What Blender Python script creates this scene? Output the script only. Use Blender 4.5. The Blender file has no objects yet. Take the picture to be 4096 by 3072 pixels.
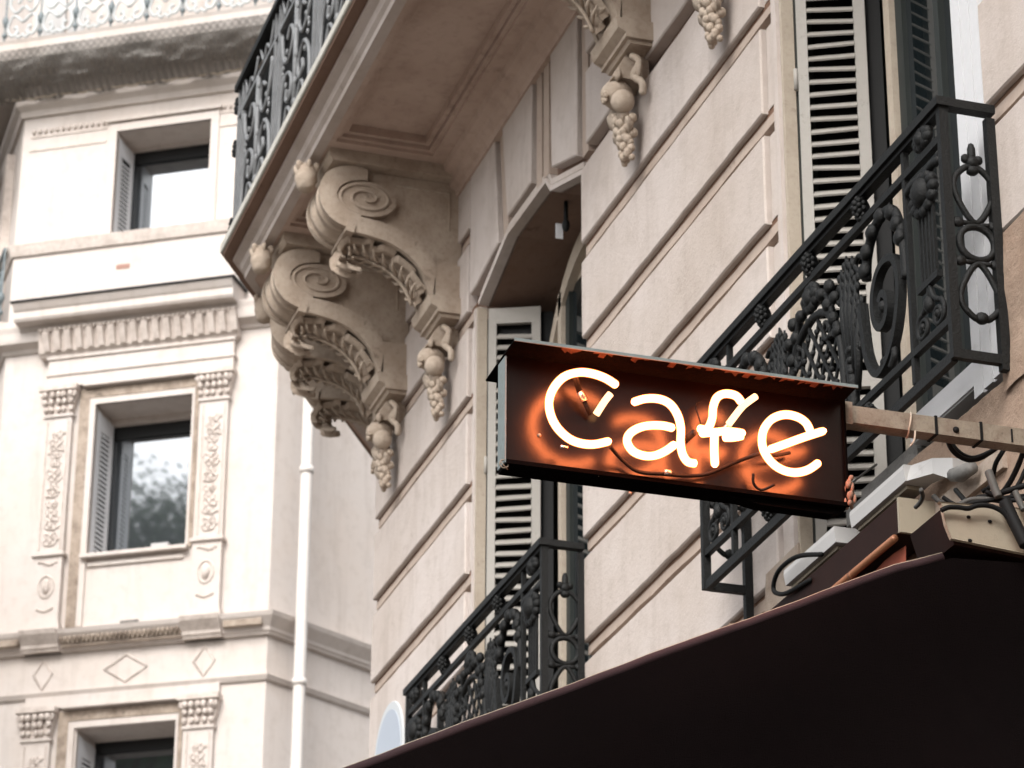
import bpy, bmesh, math, random
from mathutils import Vector, Matrix, noise
random.seed(7)
R = math.radians
sc = bpy.context.scene
col = sc.collection

# ------------------------------------------------------------------ camera
CAM = Vector((0, 0, 1.6))
FW = Vector((0.8698078, -0.2740037, 0.4103126))
RT = Vector((-0.3024375, -0.9531580, 0.0046152))
UP = -Vector((0.3898282, -0.1281083, -0.9119333))
cam = bpy.data.cameras.new('camera')
cam.sensor_width = 36.0
cam.lens = 12242.77 / 4096 * 36.0
cam.clip_start = 0.1
cam.clip_end = 2000
co = bpy.data.objects.new('camera', cam)
col.objects.link(co)
co.matrix_world = Matrix(((RT.x, UP.x, -FW.x, CAM.x), (RT.y, UP.y, -FW.y, CAM.y), (RT.z, UP.z, -FW.z, CAM.z), (0, 0, 0, 1)))
cam.dof.use_dof = True
cam.dof.focus_distance = 8.45
cam.dof.aperture_fstop = 9.0
sc.camera = co

# ------------------------------------------------------------------ sky, sun, exposure
SUN = Vector((-0.58, 0.42, 0.62)).normalized()
w = bpy.data.worlds.new('World')
sc.world = w
w.use_nodes = True
nt = w.node_tree
bg = nt.nodes['Background']
sky = nt.nodes.new('ShaderNodeTexSky')
sky.sky_type = 'NISHITA'
sky.sun_disc = False
sky.sun_elevation = math.asin(SUN.z)
sky.sun_rotation = math.atan2(SUN.x, SUN.y)
sky.dust_density = 5.0
hs = nt.nodes.new('ShaderNodeHueSaturation')
hs.inputs['Saturation'].default_value = 0.22
nt.links.new(sky.outputs[0], hs.inputs['Color'])
nt.links.new(hs.outputs[0], bg.inputs[0])
bg.inputs[1].default_value = 0.15
sl = bpy.data.lights.new('sun', 'SUN')
sl.energy = 0.85
sl.angle = R(25)
sl.color = (1.0, 0.97, 0.94)
so = bpy.data.objects.new('sun', sl)
col.objects.link(so)
so.rotation_euler = SUN.to_track_quat('Z', 'Y').to_euler()
sc.view_settings.view_transform = 'Standard'
sc.view_settings.look = 'None'
sc.view_settings.gamma = 1.0
sc.view_settings.exposure = 1.0

# ------------------------------------------------------------------ materials
def mat(name, c, rough=0.8, var=0.0, scale=3.0, c2=None, bump=0.0, bscale=40.0, streak=0.0, metal=0.0, spec=0.4, coat=0.0, speck=0.0, speckc=(0.02, 0.018, 0.015), speckscale=9.0, vary=0.0):
    m = bpy.data.materials.new(name)
    m.use_nodes = True
    n, l = m.node_tree.nodes, m.node_tree.links
    b = n['Principled BSDF']
    b.inputs['Roughness'].default_value = rough
    b.inputs['Metallic'].default_value = metal
    b.inputs['Specular IOR Level'].default_value = spec
    b.inputs['Coat Weight'].default_value = coat
    b.inputs['Base Color'].default_value = (*c, 1)
    tc = n.new('ShaderNodeTexCoord')
    src = tc.outputs['Object']
    cur = None
    def noi(sc_, det=6, rg=0.6, vec=src):
        t = n.new('ShaderNodeTexNoise')
        t.inputs['Scale'].default_value = sc_
        t.inputs['Detail'].default_value = det
        t.inputs['Roughness'].default_value = rg
        l.new(vec, t.inputs['Vector'])
        return t.outputs['Fac']
    def ramp(f, a, bb):
        r = n.new('ShaderNodeMapRange')
        r.inputs[1].default_value = a
        r.inputs[2].default_value = bb
        l.new(f, r.inputs[0])
        return r.outputs[0]
    def mix(fac, ca, cb, amt):
        x = n.new('ShaderNodeMix')
        x.data_type = 'RGBA'
        mu = n.new('ShaderNodeMath')
        mu.operation = 'MULTIPLY'
        mu.inputs[1].default_value = amt
        l.new(fac, mu.inputs[0])
        l.new(mu.outputs[0], x.inputs['Factor'])
        if isinstance(ca, tuple): x.inputs[6].default_value = (*ca, 1)
        else: l.new(ca, x.inputs[6])
        x.inputs[7].default_value = (*cb, 1)
        return x.outputs[2]
    cur = c
    if var:
        cc = c2 or tuple(v * 0.55 for v in c)
        cur = mix(ramp(noi(scale), 0.42, 0.72), cur, cc, var)
        cur = mix(ramp(noi(scale * 7, 4), 0.5, 0.75), cur, tuple(v * 0.7 for v in cc), var * 0.6)
    if streak:
        mp = n.new('ShaderNodeMapping')
        mp.inputs['Scale'].default_value = (4.5, 4.5, 0.5)
        l.new(src, mp.inputs['Vector'])
        cur = mix(ramp(noi(1.3, 5, 0.65, mp.outputs[0]), 0.52, 0.78), cur, (0.16, 0.105, 0.07), streak)
    if speck:
        cur = mix(ramp(noi(speckscale, 8, 0.75), 0.60, 0.68), cur, speckc, speck)
    if vary:
        oi = n.new('ShaderNodeObjectInfo')
        cur = mix(oi.outputs['Random'], cur, c2, vary)
    if cur is not c:
        l.new(cur, b.inputs['Base Color'])
    if bump:
        bp = n.new('ShaderNodeBump')
        bp.inputs['Strength'].default_value = bump
        bp.inputs['Distance'].default_value = 0.01
        l.new(noi(bscale, 8, 0.7), bp.inputs['Height'])
        l.new(bp.outputs[0], b.inputs['Normal'])
    return m

STONE = mat('painted_limestone', (0.565, 0.507, 0.475), 0.85, 0.50, 1.2, (0.38, 0.31, 0.255), 0.4, 45, 0.26, spec=0.25, speck=0.38, speckc=(0.2, 0.15, 0.115), speckscale=6, vary=0.24)
GRIME = mat('grimy_stone', (0.20, 0.132, 0.10), 0.9, 0.5, 3.0, (0.17, 0.10, 0.07), 0.3, 45, 0.3, spec=0.2, speck=0.6, speckc=(0.06, 0.04, 0.03), speckscale=7)
BAND = mat('joint_band_stone', (0.43, 0.35, 0.295), 0.9, 0.3, 2.5, (0.27, 0.19, 0.145), 0.25, 45, 0.2, spec=0.2, speck=0.45, speckc=(0.12, 0.07, 0.05), speckscale=6)
DIRT_SHADE = mat('joint_dirt_shade', (0.15, 0.085, 0.058), 0.95, 0.6, 5, (0.28, 0.19, 0.14), 0.4, 45, spec=0.1)  # brown joint stain, with the shade line under each block painted in
LIP = mat('weathered_lip_stone', (0.50, 0.485, 0.44), 0.9, 0.45, 6, (0.34, 0.33, 0.28), 0.5, 30, 0.0, spec=0.2, speck=0.4, speckc=(0.2, 0.18, 0.13), speckscale=12)
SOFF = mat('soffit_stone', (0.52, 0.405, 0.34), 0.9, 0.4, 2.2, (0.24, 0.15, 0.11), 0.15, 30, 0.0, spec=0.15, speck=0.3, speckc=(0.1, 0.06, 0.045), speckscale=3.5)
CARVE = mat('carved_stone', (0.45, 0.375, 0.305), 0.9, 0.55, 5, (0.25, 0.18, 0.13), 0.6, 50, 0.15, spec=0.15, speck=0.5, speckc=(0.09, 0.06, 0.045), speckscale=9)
PLAST = mat('rough_plaster', (0.34, 0.25, 0.19), 0.95, 0.5, 4, (0.24, 0.15, 0.105), 0.9, 28, 0.25, spec=0.15, speck=0.5, speckc=(0.1, 0.06, 0.04), speckscale=9)
IRON = mat('black_iron', (0.005, 0.0054, 0.0052), 0.55, 0.3, 12, (0.013, 0.013, 0.0125), 0.5, 90, spec=0.28)
RAILD = mat('grey_rail_paint', (0.17, 0.165, 0.155), 0.6, 0.5, 9, (0.06, 0.055, 0.05), 0.3, 60, spec=0.25, speck=0.5, speckscale=12)
STAIN = mat('rain_stained_stone', (0.40, 0.335, 0.28), 0.9, 0.5, 4, (0.25, 0.17, 0.12), 0.5, 40, 0.95, spec=0.15, speck=0.6, speckc=(0.10, 0.065, 0.045), speckscale=7)
IRONG = mat('grey_iron', (0.17, 0.175, 0.18), 0.5, 0.4, 12, (0.07, 0.07, 0.07), 0.4, 60, spec=0.5)
BLACK = mat('black_sheet', (0.003, 0.003, 0.003), 0.6, spec=0.2)
SHUT = mat('shutter_paint', (0.32, 0.30, 0.272), 0.6, 0.25, 6, (0.3, 0.28, 0.24), 0.2, 70, spec=0.35, speck=0.4, speckc=(0.12, 0.1, 0.08), speckscale=14)
WHITE = mat('white_frame_paint', (0.58, 0.58, 0.59), 0.45, 0.15, 5, (0.55, 0.54, 0.52), 0.1, 60, spec=0.4, speck=0.25, speckc=(0.3, 0.26, 0.22), speckscale=10)
CASE = mat('beige_casing_paint', (0.42, 0.36, 0.29), 0.7, 0.4, 8, (0.28, 0.22, 0.17), 0.3, 60, spec=0.25, speck=0.4, speckc=(0.12, 0.08, 0.06), speckscale=12)
SASH = mat('grey_green_sash', (0.016, 0.020, 0.018), 0.5, 0.3, 8, spec=0.4)
DARK = mat('dark_room', (0.010, 0.012, 0.012), 0.9, spec=0.05)
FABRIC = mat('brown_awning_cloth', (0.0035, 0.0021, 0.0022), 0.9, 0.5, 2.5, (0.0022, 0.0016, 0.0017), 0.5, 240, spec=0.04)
HEM = mat('sky_lit_awning_hem', (0.030, 0.0165, 0.0185), 0.85, 0.3, 6, (0.05, 0.025, 0.026), 0.3, 260, spec=0.2)  # same cloth in a lighter plum, the sky-lit rim put into its colour
BEIGE = mat('beige_metal', (0.29, 0.25, 0.19), 0.5, 0.35, 5, (0.30, 0.25, 0.19), 0.1, 60, spec=0.35, speck=0.3, speckc=(0.1, 0.07, 0.05), speckscale=12)
LAMPW = mat('white_plastic', (0.44, 0.43, 0.42), 0.4, 0.15, 8, (0.5, 0.48, 0.46), spec=0.45, speck=0.25, speckc=(0.2, 0.17, 0.15), speckscale=18)
MAROON = mat('maroon_box_paint', (0.020, 0.0085, 0.0065), 0.6, 0.4, 6, spec=0.1)
RED = mat('rust_red_cloth', (0.22, 0.055, 0.03), 0.7, 0.4, 5, (0.1, 0.03, 0.02), spec=0.25)
ORANGE = mat('copper_pipe', (0.24, 0.10, 0.05), 0.45, 0.4, 10, (0.2, 0.08, 0.04), spec=0.4, metal=0.3)
CABLE = mat('black_cable', (0.008, 0.008, 0.008), 0.65, spec=0.12)
CABLEG = mat('grey_cable', (0.075, 0.072, 0.066), 0.6, 0.4, 20, spec=0.2)
ARMM = mat('painted_steel_arm', (0.23, 0.195, 0.15), 0.5, 0.7, 14, (0.11, 0.07, 0.05), 0.3, 80, spec=0.4, speck=0.8, speckc=(0.05, 0.03, 0.022), speckscale=22)
SIGNB = mat('dark_sign_enamel', (0.0028, 0.0007, 0.0005), 0.29, 0.5, 9, (0.0014, 0.0005, 0.0004), 0.08, 30, spec=0.46)
SIGNO = mat('sign_outer_black', (0.0015, 0.0011, 0.0011), 0.85, 0.5, 9, (0.0028, 0.0016, 0.0014), 0.3, 60, spec=0.03)
SIGNE = mat('sign_grey_edge', (0.17, 0.20, 0.20), 0.5, 0.4, 12, (0.12, 0.12, 0.11), 0.2, 80, spec=0.4, speck=0.5, speckscale=25)
RUST = mat('sign_rusty_lid', (0.055, 0.019, 0.011), 0.75, 0.95, 16, (0.006, 0.004, 0.004), 0.6, 70, spec=0.3, speck=0.95, speckc=(0.004, 0.003, 0.003), speckscale=11)
SILVER = mat('electrode_cap', (0.55, 0.53, 0.5), 0.3, metal=0.9)
PLATE = mat('pale_blue_enamel', (0.36, 0.40, 0.46), 0.35, 0.2, 6, (0.42, 0.47, 0.54), spec=0.5)
PLATEW = mat('plate_white_enamel', (0.50, 0.52, 0.53), 0.35, spec=0.5)
FARST = mat('far_limestone', (0.575, 0.523, 0.487), 0.9, 0.55, 1.1, (0.56, 0.48, 0.42), 0.3, 20, 0.22, spec=0.2)
FARDK = mat('far_weathered_stone', (0.40, 0.33, 0.27), 0.9, 0.8, 6, (0.12, 0.09, 0.07), 0.5, 25, 0.3, spec=0.15, speck=0.7, speckc=(0.05, 0.04, 0.035), speckscale=8)
FARCV = mat('far_carved_stone', (0.62, 0.55, 0.50), 0.9, 0.6, 9, (0.33, 0.27, 0.23), 0.8, 22, spec=0.2)
FARDOOR = mat('far_dark_frame', (0.014, 0.015, 0.016), 0.5, spec=0.3)
LEAD = mat('lead_flashing', (0.03, 0.03, 0.032), 0.6, 0.3, 5)
PIPE = mat('white_downpipe', (0.68, 0.635, 0.595), 0.6, 0.3, 3, (0.54, 0.48, 0.43), spec=0.35)
BRICK = mat('terracotta_vent', (0.33, 0.19, 0.15), 0.8, 0.3, 20)
RAILP = mat('pale_painted_iron', (0.48, 0.50, 0.50), 0.5, 0.3, 4, (0.40, 0.44, 0.45), spec=0.35)
RAILG = mat('blue_grey_iron', (0.16, 0.19, 0.20), 0.5, 0.3, 6, spec=0.4)
LEAF = mat('plane_tree_leaf', (0.11, 0.185, 0.09), 0.6, 0.5, 0.9, (0.065, 0.12, 0.055), spec=0.3)
BARK = mat('tree_bark', (0.12, 0.10, 0.08), 0.9, 0.5, 6, bump=0.6, bscale=15)
ASPH = mat('street_setts', (0.14, 0.125, 0.11), 0.9, 0.3, 2, bump=0.4, bscale=80)
PAVE = mat('pavement_stone', (0.30, 0.265, 0.235), 0.85, 0.3, 1.5, bump=0.3, bscale=40)

def glass(name, base, refl, rough=0.02):
    m = bpy.data.materials.new(name)
    m.use_nodes = True
    b = m.node_tree.nodes['Principled BSDF']
    b.inputs['Base Color'].default_value = (*base, 1)
    b.inputs['Roughness'].default_value = rough
    b.inputs['IOR'].default_value = refl
    b.inputs['Specular IOR Level'].default_value = 0.5
    b.inputs['Specular Tint'].default_value = (0.90, 0.95, 1.0, 1)
    return m
GLASS = glass('dark_window_glass', (0.008, 0.011, 0.012), 1.5, 0.03)
FARGL = glass('sky_reflecting_glass', (0.04, 0.045, 0.05), 3.0, 0.045)

def emit(name, c, s):
    m = bpy.data.materials.new(name)
    m.use_nodes = True
    n, l = m.node_tree.nodes, m.node_tree.links
    n.remove(n['Principled BSDF'])
    e = n.new('ShaderNodeEmission')
    e.inputs[0].default_value = (*c, 1)
    e.inputs[1].default_value = s
    l.new(e.outputs[0], n['Material Output'].inputs[0])
    return m
NEON = emit('lit_neon_core', (1.0, 0.215, 0.068), 20.0)
NEONE = emit('lit_neon_end', (1.0, 0.50, 0.22), 2.0)
def shellmat():
    m = bpy.data.materials.new('neon_glass_shell')
    m.use_nodes = True
    n, l = m.node_tree.nodes, m.node_tree.links
    n.remove(n['Principled BSDF'])
    e = n.new('ShaderNodeEmission')
    e.inputs[0].default_value = (1.0, 0.26, 0.07, 1)
    e.inputs[1].default_value = 0.8
    t = n.new('ShaderNodeBsdfTransparent')
    a = n.new('ShaderNodeAddShader')
    l.new(e.outputs[0], a.inputs[0]); l.new(t.outputs[0], a.inputs[1])
    l.new(a.outputs[0], n['Material Output'].inputs[0])
    return m
SHELL = shellmat()
def netmat():
    m = bpy.data.materials.new('grey_netting')
    m.use_nodes = True
    n, l = m.node_tree.nodes, m.node_tree.links
    b = n['Principled BSDF']
    b.inputs['Base Color'].default_value = (0.17, 0.16, 0.148, 1)
    b.inputs['Roughness'].default_value = 0.9
    b.inputs['Specular IOR Level'].default_value = 0.1
    tc = n.new('ShaderNodeTexCoord')
    no = n.new('ShaderNodeTexNoise'); no.inputs['Scale'].default_value = 3.5; no.inputs['Detail'].default_value = 6
    l.new(tc.outputs['UV'], no.inputs['Vector'])
    wv = n.new('ShaderNodeTexChecker'); wv.inputs['Scale'].default_value = 26
    l.new(tc.outputs['UV'], wv.inputs['Vector'])
    mr = n.new('ShaderNodeMapRange'); mr.inputs[1].default_value = 0.35; mr.inputs[2].default_value = 0.7; mr.inputs[3].default_value = 0.72; mr.inputs[4].default_value = 1.0
    l.new(no.outputs['Fac'], mr.inputs[0])
    mx = n.new('ShaderNodeMath'); mx.operation = 'MULTIPLY_ADD'; mx.inputs[1].default_value = -0.22
    l.new(wv.outputs['Fac'], mx.inputs[0]); l.new(mr.outputs[0], mx.inputs[2])
    l.new(mx.outputs[0], b.inputs['Alpha'])
    return m
NET = netmat()

# ------------------------------------------------------------------ mesh builder
class MB:
    def __init__(s): s.v, s.f, s.s, s.p = [], [], [], []
    def add(s, vs, fs, smooth=False):
        o = len(s.v)
        s.p.append((o, len(s.f)))
        s.v += [tuple(p) for p in vs]
        for f in fs:
            s.f.append(tuple(i + o for i in f)); s.s.append(smooth)
        return s
    def box(s, a, b):
        x0, x1 = sorted((a[0], b[0])); y0, y1 = sorted((a[1], b[1])); z0, z1 = sorted((a[2], b[2]))
        return s.hexa([(x0, y0, z0), (x1, y0, z0), (x1, y1, z0), (x0, y1, z0), (x0, y0, z1), (x1, y0, z1), (x1, y1, z1), (x0, y1, z1)])
    def hexa(s, v):
        return s.add(v, [(0, 3, 2, 1), (4, 5, 6, 7), (0, 1, 5, 4), (1, 2, 6, 5), (2, 3, 7, 6), (3, 0, 4, 7)])
    def obox(s, c, ax, ay, az):
        c, ax, ay, az = map(Vector, (c, ax, ay, az))
        return s.hexa([c - ax - ay - az, c + ax - ay - az, c + ax + ay - az, c - ax + ay - az, c - ax - ay + az, c + ax - ay + az, c + ax + ay + az, c - ax + ay + az])
    def bar(s, a, b, w, t, up=(0, 0, 1)):
        a, b = Vector(a), Vector(b)
        d = (b - a).normalized(); u = Vector(up); sd = d.cross(u).normalized(); u = sd.cross(d)
        return s.obox((a + b) / 2, (b - a) / 2, sd * w / 2, u * t / 2)
    def prism(s, poly, fn, w0, w1, ch=0.0):
        # poly in 2D, fn(a, b, w) -> point, w0 back, w1 front, ch = chamfer of the front edge
        n = len(poly)
        ar = sum(poly[i][0] * poly[(i + 1) % n][1] - poly[(i + 1) % n][0] * poly[i][1] for i in range(n))
        if ar < 0: poly = poly[::-1]
        rings = [[fn(a, b, w0) for a, b in poly]]
        if ch:
            ins = []
            for i in range(n):
                p0, p1, p2 = (Vector((*poly[j % n], 0)) for j in (i - 1, i, i + 1))
                e1, e2 = (p1 - p0).normalized(), (p2 - p1).normalized()
                n1, n2 = Vector((-e1.y, e1.x, 0)), Vector((-e2.y, e2.x, 0))
                q = p1 + (n1 + n2) * ch / max(0.35, 1 + n1.dot(n2))
                ins.append((q.x, q.y))
            rings.append([fn(a, b, w1 - ch) for a, b in poly])
            rings.append([fn(a, b, w1) for a, b in ins])
        else:
            rings.append([fn(a, b, w1) for a, b in poly])
        vs = [p for r in rings for p in r]
        fs = []
        for k in range(len(rings) - 1):
            for i in range(n):
                j = (i + 1) % n
                fs.append((k * n + i, k * n + j, (k + 1) * n + j, (k + 1) * n + i))
        fs.append(tuple(range((len(rings) - 1) * n, len(rings) * n)))
        fs.append(tuple(range(n - 1, -1, -1)))
        return s.add(vs, fs)
    def tube(s, pts, r, n=6, closed=False, up=None):
        pts = [Vector(p) for p in pts]
        m = len(pts)
        rr = r if isinstance(r, (list, tuple)) else [r] * m
        vs, fs = [], []
        pu = None
        for i, p in enumerate(pts):
            if closed: d = pts[(i + 1) % m] - pts[i - 1]
            else: d = pts[min(i + 1, m - 1)] - pts[max(i - 1, 0)]
            d.normalize()
            if pu is None:
                pu = Vector((0, 0, 1)) if abs(d.z) < 0.9 else Vector((1, 0, 0))
            u = (pu - d * pu.dot(d)).normalized(); pu = u
            v = d.cross(u)
            for k in range(n):
                a = 2 * math.pi * k / n
                vs.append(p + (u * math.cos(a) + v * math.sin(a)) * rr[i])
        for i in range(m if closed else m - 1):
            j = (i + 1) % m
            for k in range(n):
                q = (k + 1) % n
                fs.append((i * n + k, i * n + q, j * n + q, j * n + k))
        if not closed:
            fs.append(tuple(range(n - 1, -1, -1))); fs.append(tuple(range((m - 1) * n, m * n)))
        return s.add(vs, fs, True)
    def strip(s, pts, nrm, w, t, closed=False, taper=None):
        # flat iron bar following pts: w across (in the plane), t along nrm
        pts = [Vector(p) for p in pts]; nrm = Vector(nrm).normalized(); m = len(pts)
        vs, fs = [], []
        for i, p in enumerate(pts):
            d = (pts[(i + 1) % m] - pts[i - 1]) if closed else (pts[min(i + 1, m - 1)] - pts[max(i - 1, 0)])
            sd = d.cross(nrm).normalized()
            k = taper[i] if taper else 1
            for a, b in ((-1, -1), (1, -1), (1, 1), (-1, 1)):
                vs.append(p + sd * a * w * k / 2 + nrm * b * t / 2)
        for i in range(m if closed else m - 1):
            j = (i + 1) % m
            for k in range(4):
                q = (k + 1) % 4
                fs.append((i * 4 + k, i * 4 + q, j * 4 + q, j * 4 + k))
        if not closed:
            fs.append((3, 2, 1, 0)); fs.append(tuple((m - 1) * 4 + k for k in range(4)))
        return s.add(vs, fs)
    def ball(s, c, r, seg=10, ring=6, M=None, fn=None):
        c = Vector(c); r = Vector(r) if not isinstance(r, (int, float)) else Vector((r, r, r))
        vs, fs = [], []
        for i in range(ring + 1):
            th = math.pi * i / ring
            for k in range(seg):
                ph = 2 * math.pi * k / seg
                d = Vector((math.sin(th) * math.cos(ph), math.sin(th) * math.sin(ph), math.cos(th)))
                if fn: d = d * fn(th, ph)
                d = Vector((d.x * r.x, d.y * r.y, d.z * r.z))
                if M: d = M @ d
                vs.append(c + d)
        for i in range(ring):
            for k in range(seg):
                q = (k + 1) % seg
                fs.append((i * seg + k, (i + 1) * seg + k, (i + 1) * seg + q, i * seg + q))
        return s.add(vs, fs, True)
    def grid(s, fn, nu, nv, smooth=True):
        vs = [fn(i / nu, j / nv) for j in range(nv + 1) for i in range(nu + 1)]
        fs = [(j * (nu + 1) + i, j * (nu + 1) + i + 1, (j + 1) * (nu + 1) + i + 1, (j + 1) * (nu + 1) + i) for j in range(nv) for i in range(nu)]
        return s.add(vs, fs, smooth)
    def extrude(s, prof, fn, t0, t1, cap=True, smooth=False):
        # open or closed profile (list of (a, b)) run from t0 to t1; fn(a, b, t)
        n = len(prof)
        vs = [fn(a, b, t0) for a, b in prof] + [fn(a, b, t1) for a, b in prof]
        fs = [(i, (i + 1) % n, n + (i + 1) % n, n + i) for i in range(n)]
        if cap: fs += [tuple(range(n - 1, -1, -1)), tuple(range(n, 2 * n))]
        return s.add(vs, fs, smooth)

ORG = {}
def mesh(name, mb, org, fixn=True):
    me = bpy.data.meshes.new(name)
    me.from_pydata([(x - org[0], y - org[1], z - org[2]) for x, y, z in mb.v], [], mb.f)
    me.polygons.foreach_set('use_smooth', mb.s)
    if fixn:
        bm = bmesh.new(); bm.from_mesh(me)
        bmesh.ops.recalc_face_normals(bm, faces=bm.faces)
        bm.to_mesh(me); bm.free()
    me.update()
    return me
def part(name, mb, m, parent, fixn=True):
    org = ORG[parent.name] if parent else (0, 0, 0)
    me = mesh(name, mb, org, fixn)
    me.materials.append(m)
    o = bpy.data.objects.new(name, me)
    col.objects.link(o)
    if parent: o.parent = parent
    ORG[o.name] = org
    return o
def parts(name, mb, m, parent, **kw):
    # every primitive in mb becomes a part of its own
    out = []
    for i, (v0, f0) in enumerate(mb.p):
        v1, f1 = mb.p[i + 1] if i + 1 < len(mb.p) else (len(mb.v), len(mb.f))
        q = MB(); q.v = mb.v[v0:v1]; q.f = [tuple(k - v0 for k in f) for f in mb.f[f0:f1]]; q.s = mb.s[f0:f1]
        out.append(part(name, q, m, parent))
    return out
def thing(name, label, cat, loc, group=None):
    o = bpy.data.objects.new(name, None)
    o.empty_display_size = 0.2
    col.objects.link(o); o.location = loc
    o['label'] = label; o['category'] = cat
    if group: o['group'] = group
    ORG[o.name] = tuple(loc)
    return o
def single(name, mb, m, label, cat, group=None, loc=None):
    loc = loc or (sum(v[0] for v in mb.v) / len(mb.v), sum(v[1] for v in mb.v) / len(mb.v), min(v[2] for v in mb.v))
    me = mesh(name, mb, loc); me.materials.append(m)
    o = bpy.data.objects.new(name, me); o.location = loc
    col.objects.link(o)
    o['label'] = label; o['category'] = cat
    if group: o['group'] = group
    ORG[o.name] = tuple(loc)
    return o
def struct(name, mb, m):
    o = part(name, mb, m, None); o['kind'] = 'structure'; return o
def catmull(pts, k=6, closed=False):
    P = [Vector(p) for p in pts]; n = len(P); out = []
    rng = range(n if closed else n - 1)
    for i in rng:
        if closed: a, b, c, d = P[i - 1], P[i], P[(i + 1) % n], P[(i + 2) % n]
        else: a, b, c, d = P[max(i - 1, 0)], P[i], P[i + 1], P[min(i + 2, n - 1)]
        for j in range(k):
            t = j / k
            out.append(0.5 * (2 * b + (c - a) * t + (2 * a - 5 * b + 4 * c - d) * t * t + (3 * b - a - 3 * c + d) * t ** 3))
    if not closed: out.append(P[-1])
    return out
def spiral(c, r0, r1, a0, turns, n=26):
    return [(c[0] + (r0 + (r1 - r0) * i / n) * math.cos(a0 + turns * 2 * math.pi * i / n), c[1] + (r0 + (r1 - r0) * i / n) * math.sin(a0 + turns * 2 * math.pi * i / n)) for i in range(n + 1)]

# ------------------------------------------------------------------ ground
struct('street', MB().add([(-300, -300, 0), (300, -300, 0), (300, 300, 0), (-300, 300, 0)], [(0, 1, 2, 3)]), ASPH)
struct('pavement', MB().box((-20, -3.99, 0.004), (15.2, 0.9, 0.13)), PAVE)

# ------------------------------------------------------------------ cafe building
WY = -4.0
bld = thing('cafe_building', 'pale rusticated stone corner building with carved balcony brackets, right of the street', 'building', (11.5, WY - 3, 0))
def W(x, z, o): return (x, WY + o, z)
def W2(x, z, o): return W(x, z, o)
TH = R(33)                                                     # the wall turns by 30 degrees at the corner
CX = 15.21
ct = Vector((math.cos(TH), -math.sin(TH), 0)); cn = Vector((math.sin(TH), math.cos(TH), 0))
def WC(s, z, o):
    p = Vector((CX, WY, 0)) + ct * s + cn * o
    return (p.x, p.y, z)
win = [dict(x0=7.71, x1=9.31, xf=9.22, zt=8.45, zb=5.25, pitch=.0525), dict(x0=11.67, x1=13.28, xf=13.09, zt=8.20, zb=5.40, pitch=.058)]
BK = -0.056                                                    # bottom of the joints
core = MB()
def slab_(x0, x1, z0, z1, o=BK, d=-0.9): core.box(W(x0, z0, d), W(x1, z1, o))
slab_(-24, 7.71, 0, 19.0)
core.box((-12.6, WY - .5, 0), (-12.0, 9.0, 18.0))  # unseen wing behind the camera, added to keep sky light off camera-facing sides
slab_(9.31, 11.67, 0, 19.0)
slab_(13.28, CX, 0, 19.0)
slab_(7.71, 9.31, 0, 5.18); slab_(7.71, 9.31, 8.45, 19.0)
slab_(11.67, 13.28, 0, 5.40)
# arched head of the second window
ARCH = [(11.67, 8.20), (12.13, 8.345), (12.20, 8.425), (12.80, 8.438), (13.28, 8.275)]
core.prism([(11.67, 19.0)] + ARCH + [(13.28, 19.0)], W2, -0.9, BK)
# the wall past the corner, with depth
core.hexa([WC(0, 0, BK), WC(6, 0, BK), WC(6, 0, -0.9), WC(0.3, 0, -0.9), WC(0, 19, BK), WC(6, 19, BK), WC(6, 19, -0.9), WC(0.3, 19, -0.9)])
part('wall', core, GRIME, bld)
room = MB()
room.box((5.0, WY - 3.4, 4.9), (15.0, WY - 0.95, 9.0))
part('room_interior', room, DARK, bld)
# raised blocks between recessed joints
ZJ = [7.846 + k * 0.475 for k in range(-16, 4)]
GAP = 0.097
def block(poly, ch=0.006, m=None):
    q = []
    for i, (a, b) in enumerate(poly):
        c_, d_ = poly[(i + 1) % len(poly)]
        k_ = max(1, int(math.hypot(c_ - a, d_ - b) / .14))
        for j in range(k_): q.append((a + (c_ - a) * j / k_ + random.uniform(-.0026, .0026), b + (d_ - b) * j / k_ + random.uniform(-.0026, .0026)))
    f = random.uniform(-0.0015, 0.0015)
    return part('stone_block', MB().prism(q, W2, BK - 0.01, f, ch), m or STONE, bld)
def rect(x0, x1, z0, z1): return [(x0, z0), (x1, z0), (x1, z1), (x0, z1)]
bands = MB(); dirt_shade = MB()
def band(x0, x1, z):                                           # the flat band in a joint, with a groove under it
    k_ = max(1, int((x1 - x0) / .16))
    xs = [x0 + (x1 - x0) * j / k_ for j in range(k_ + 1)]
    bands.prism([(x, z - 0.058 + random.uniform(-.004, .004)) for x in xs] + [(x, z - .016 + random.uniform(-.004, .003)) for x in xs[::-1]], W2, BK - 0.01, -0.024)
    dirt_shade.prism([(x, z - 0.0165 + random.uniform(-.005, .002)) for x in xs] + [(x, z + 0.012) for x in xs[::-1]], W2, BK - 0.01, -0.0255)
top = 9.17
def rows(x0, x1, zlo, zhi, bandx0=None, bandx1=None):
    for i in range(len(ZJ) - 1):
        z0, z1 = ZJ[i], ZJ[i + 1] - GAP
        if ZJ[i] > zhi or z1 < zlo: continue
        block(rect(x0, x1, max(z0, zlo), min(z1, zhi)))
        if ZJ[i + 1] < zhi: band(bandx0 if bandx0 is not None else x0, bandx1 if bandx1 is not None else x1, ZJ[i + 1])
rows(9.52, 11.672, 4.52, 8.25, 9.43, 11.672)
rows(9.52, 11.60, 8.322, top, 9.43, 11.60)
rows(13.455, CX, 4.52, top, 13.37, CX)
rows(-2.0, 7.70, 5.95, 12.0)
parts('joint_band', bands, BAND, bld)
parts('joint_dirt_shade', dirt_shade, DIRT_SHADE, bld)
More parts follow.
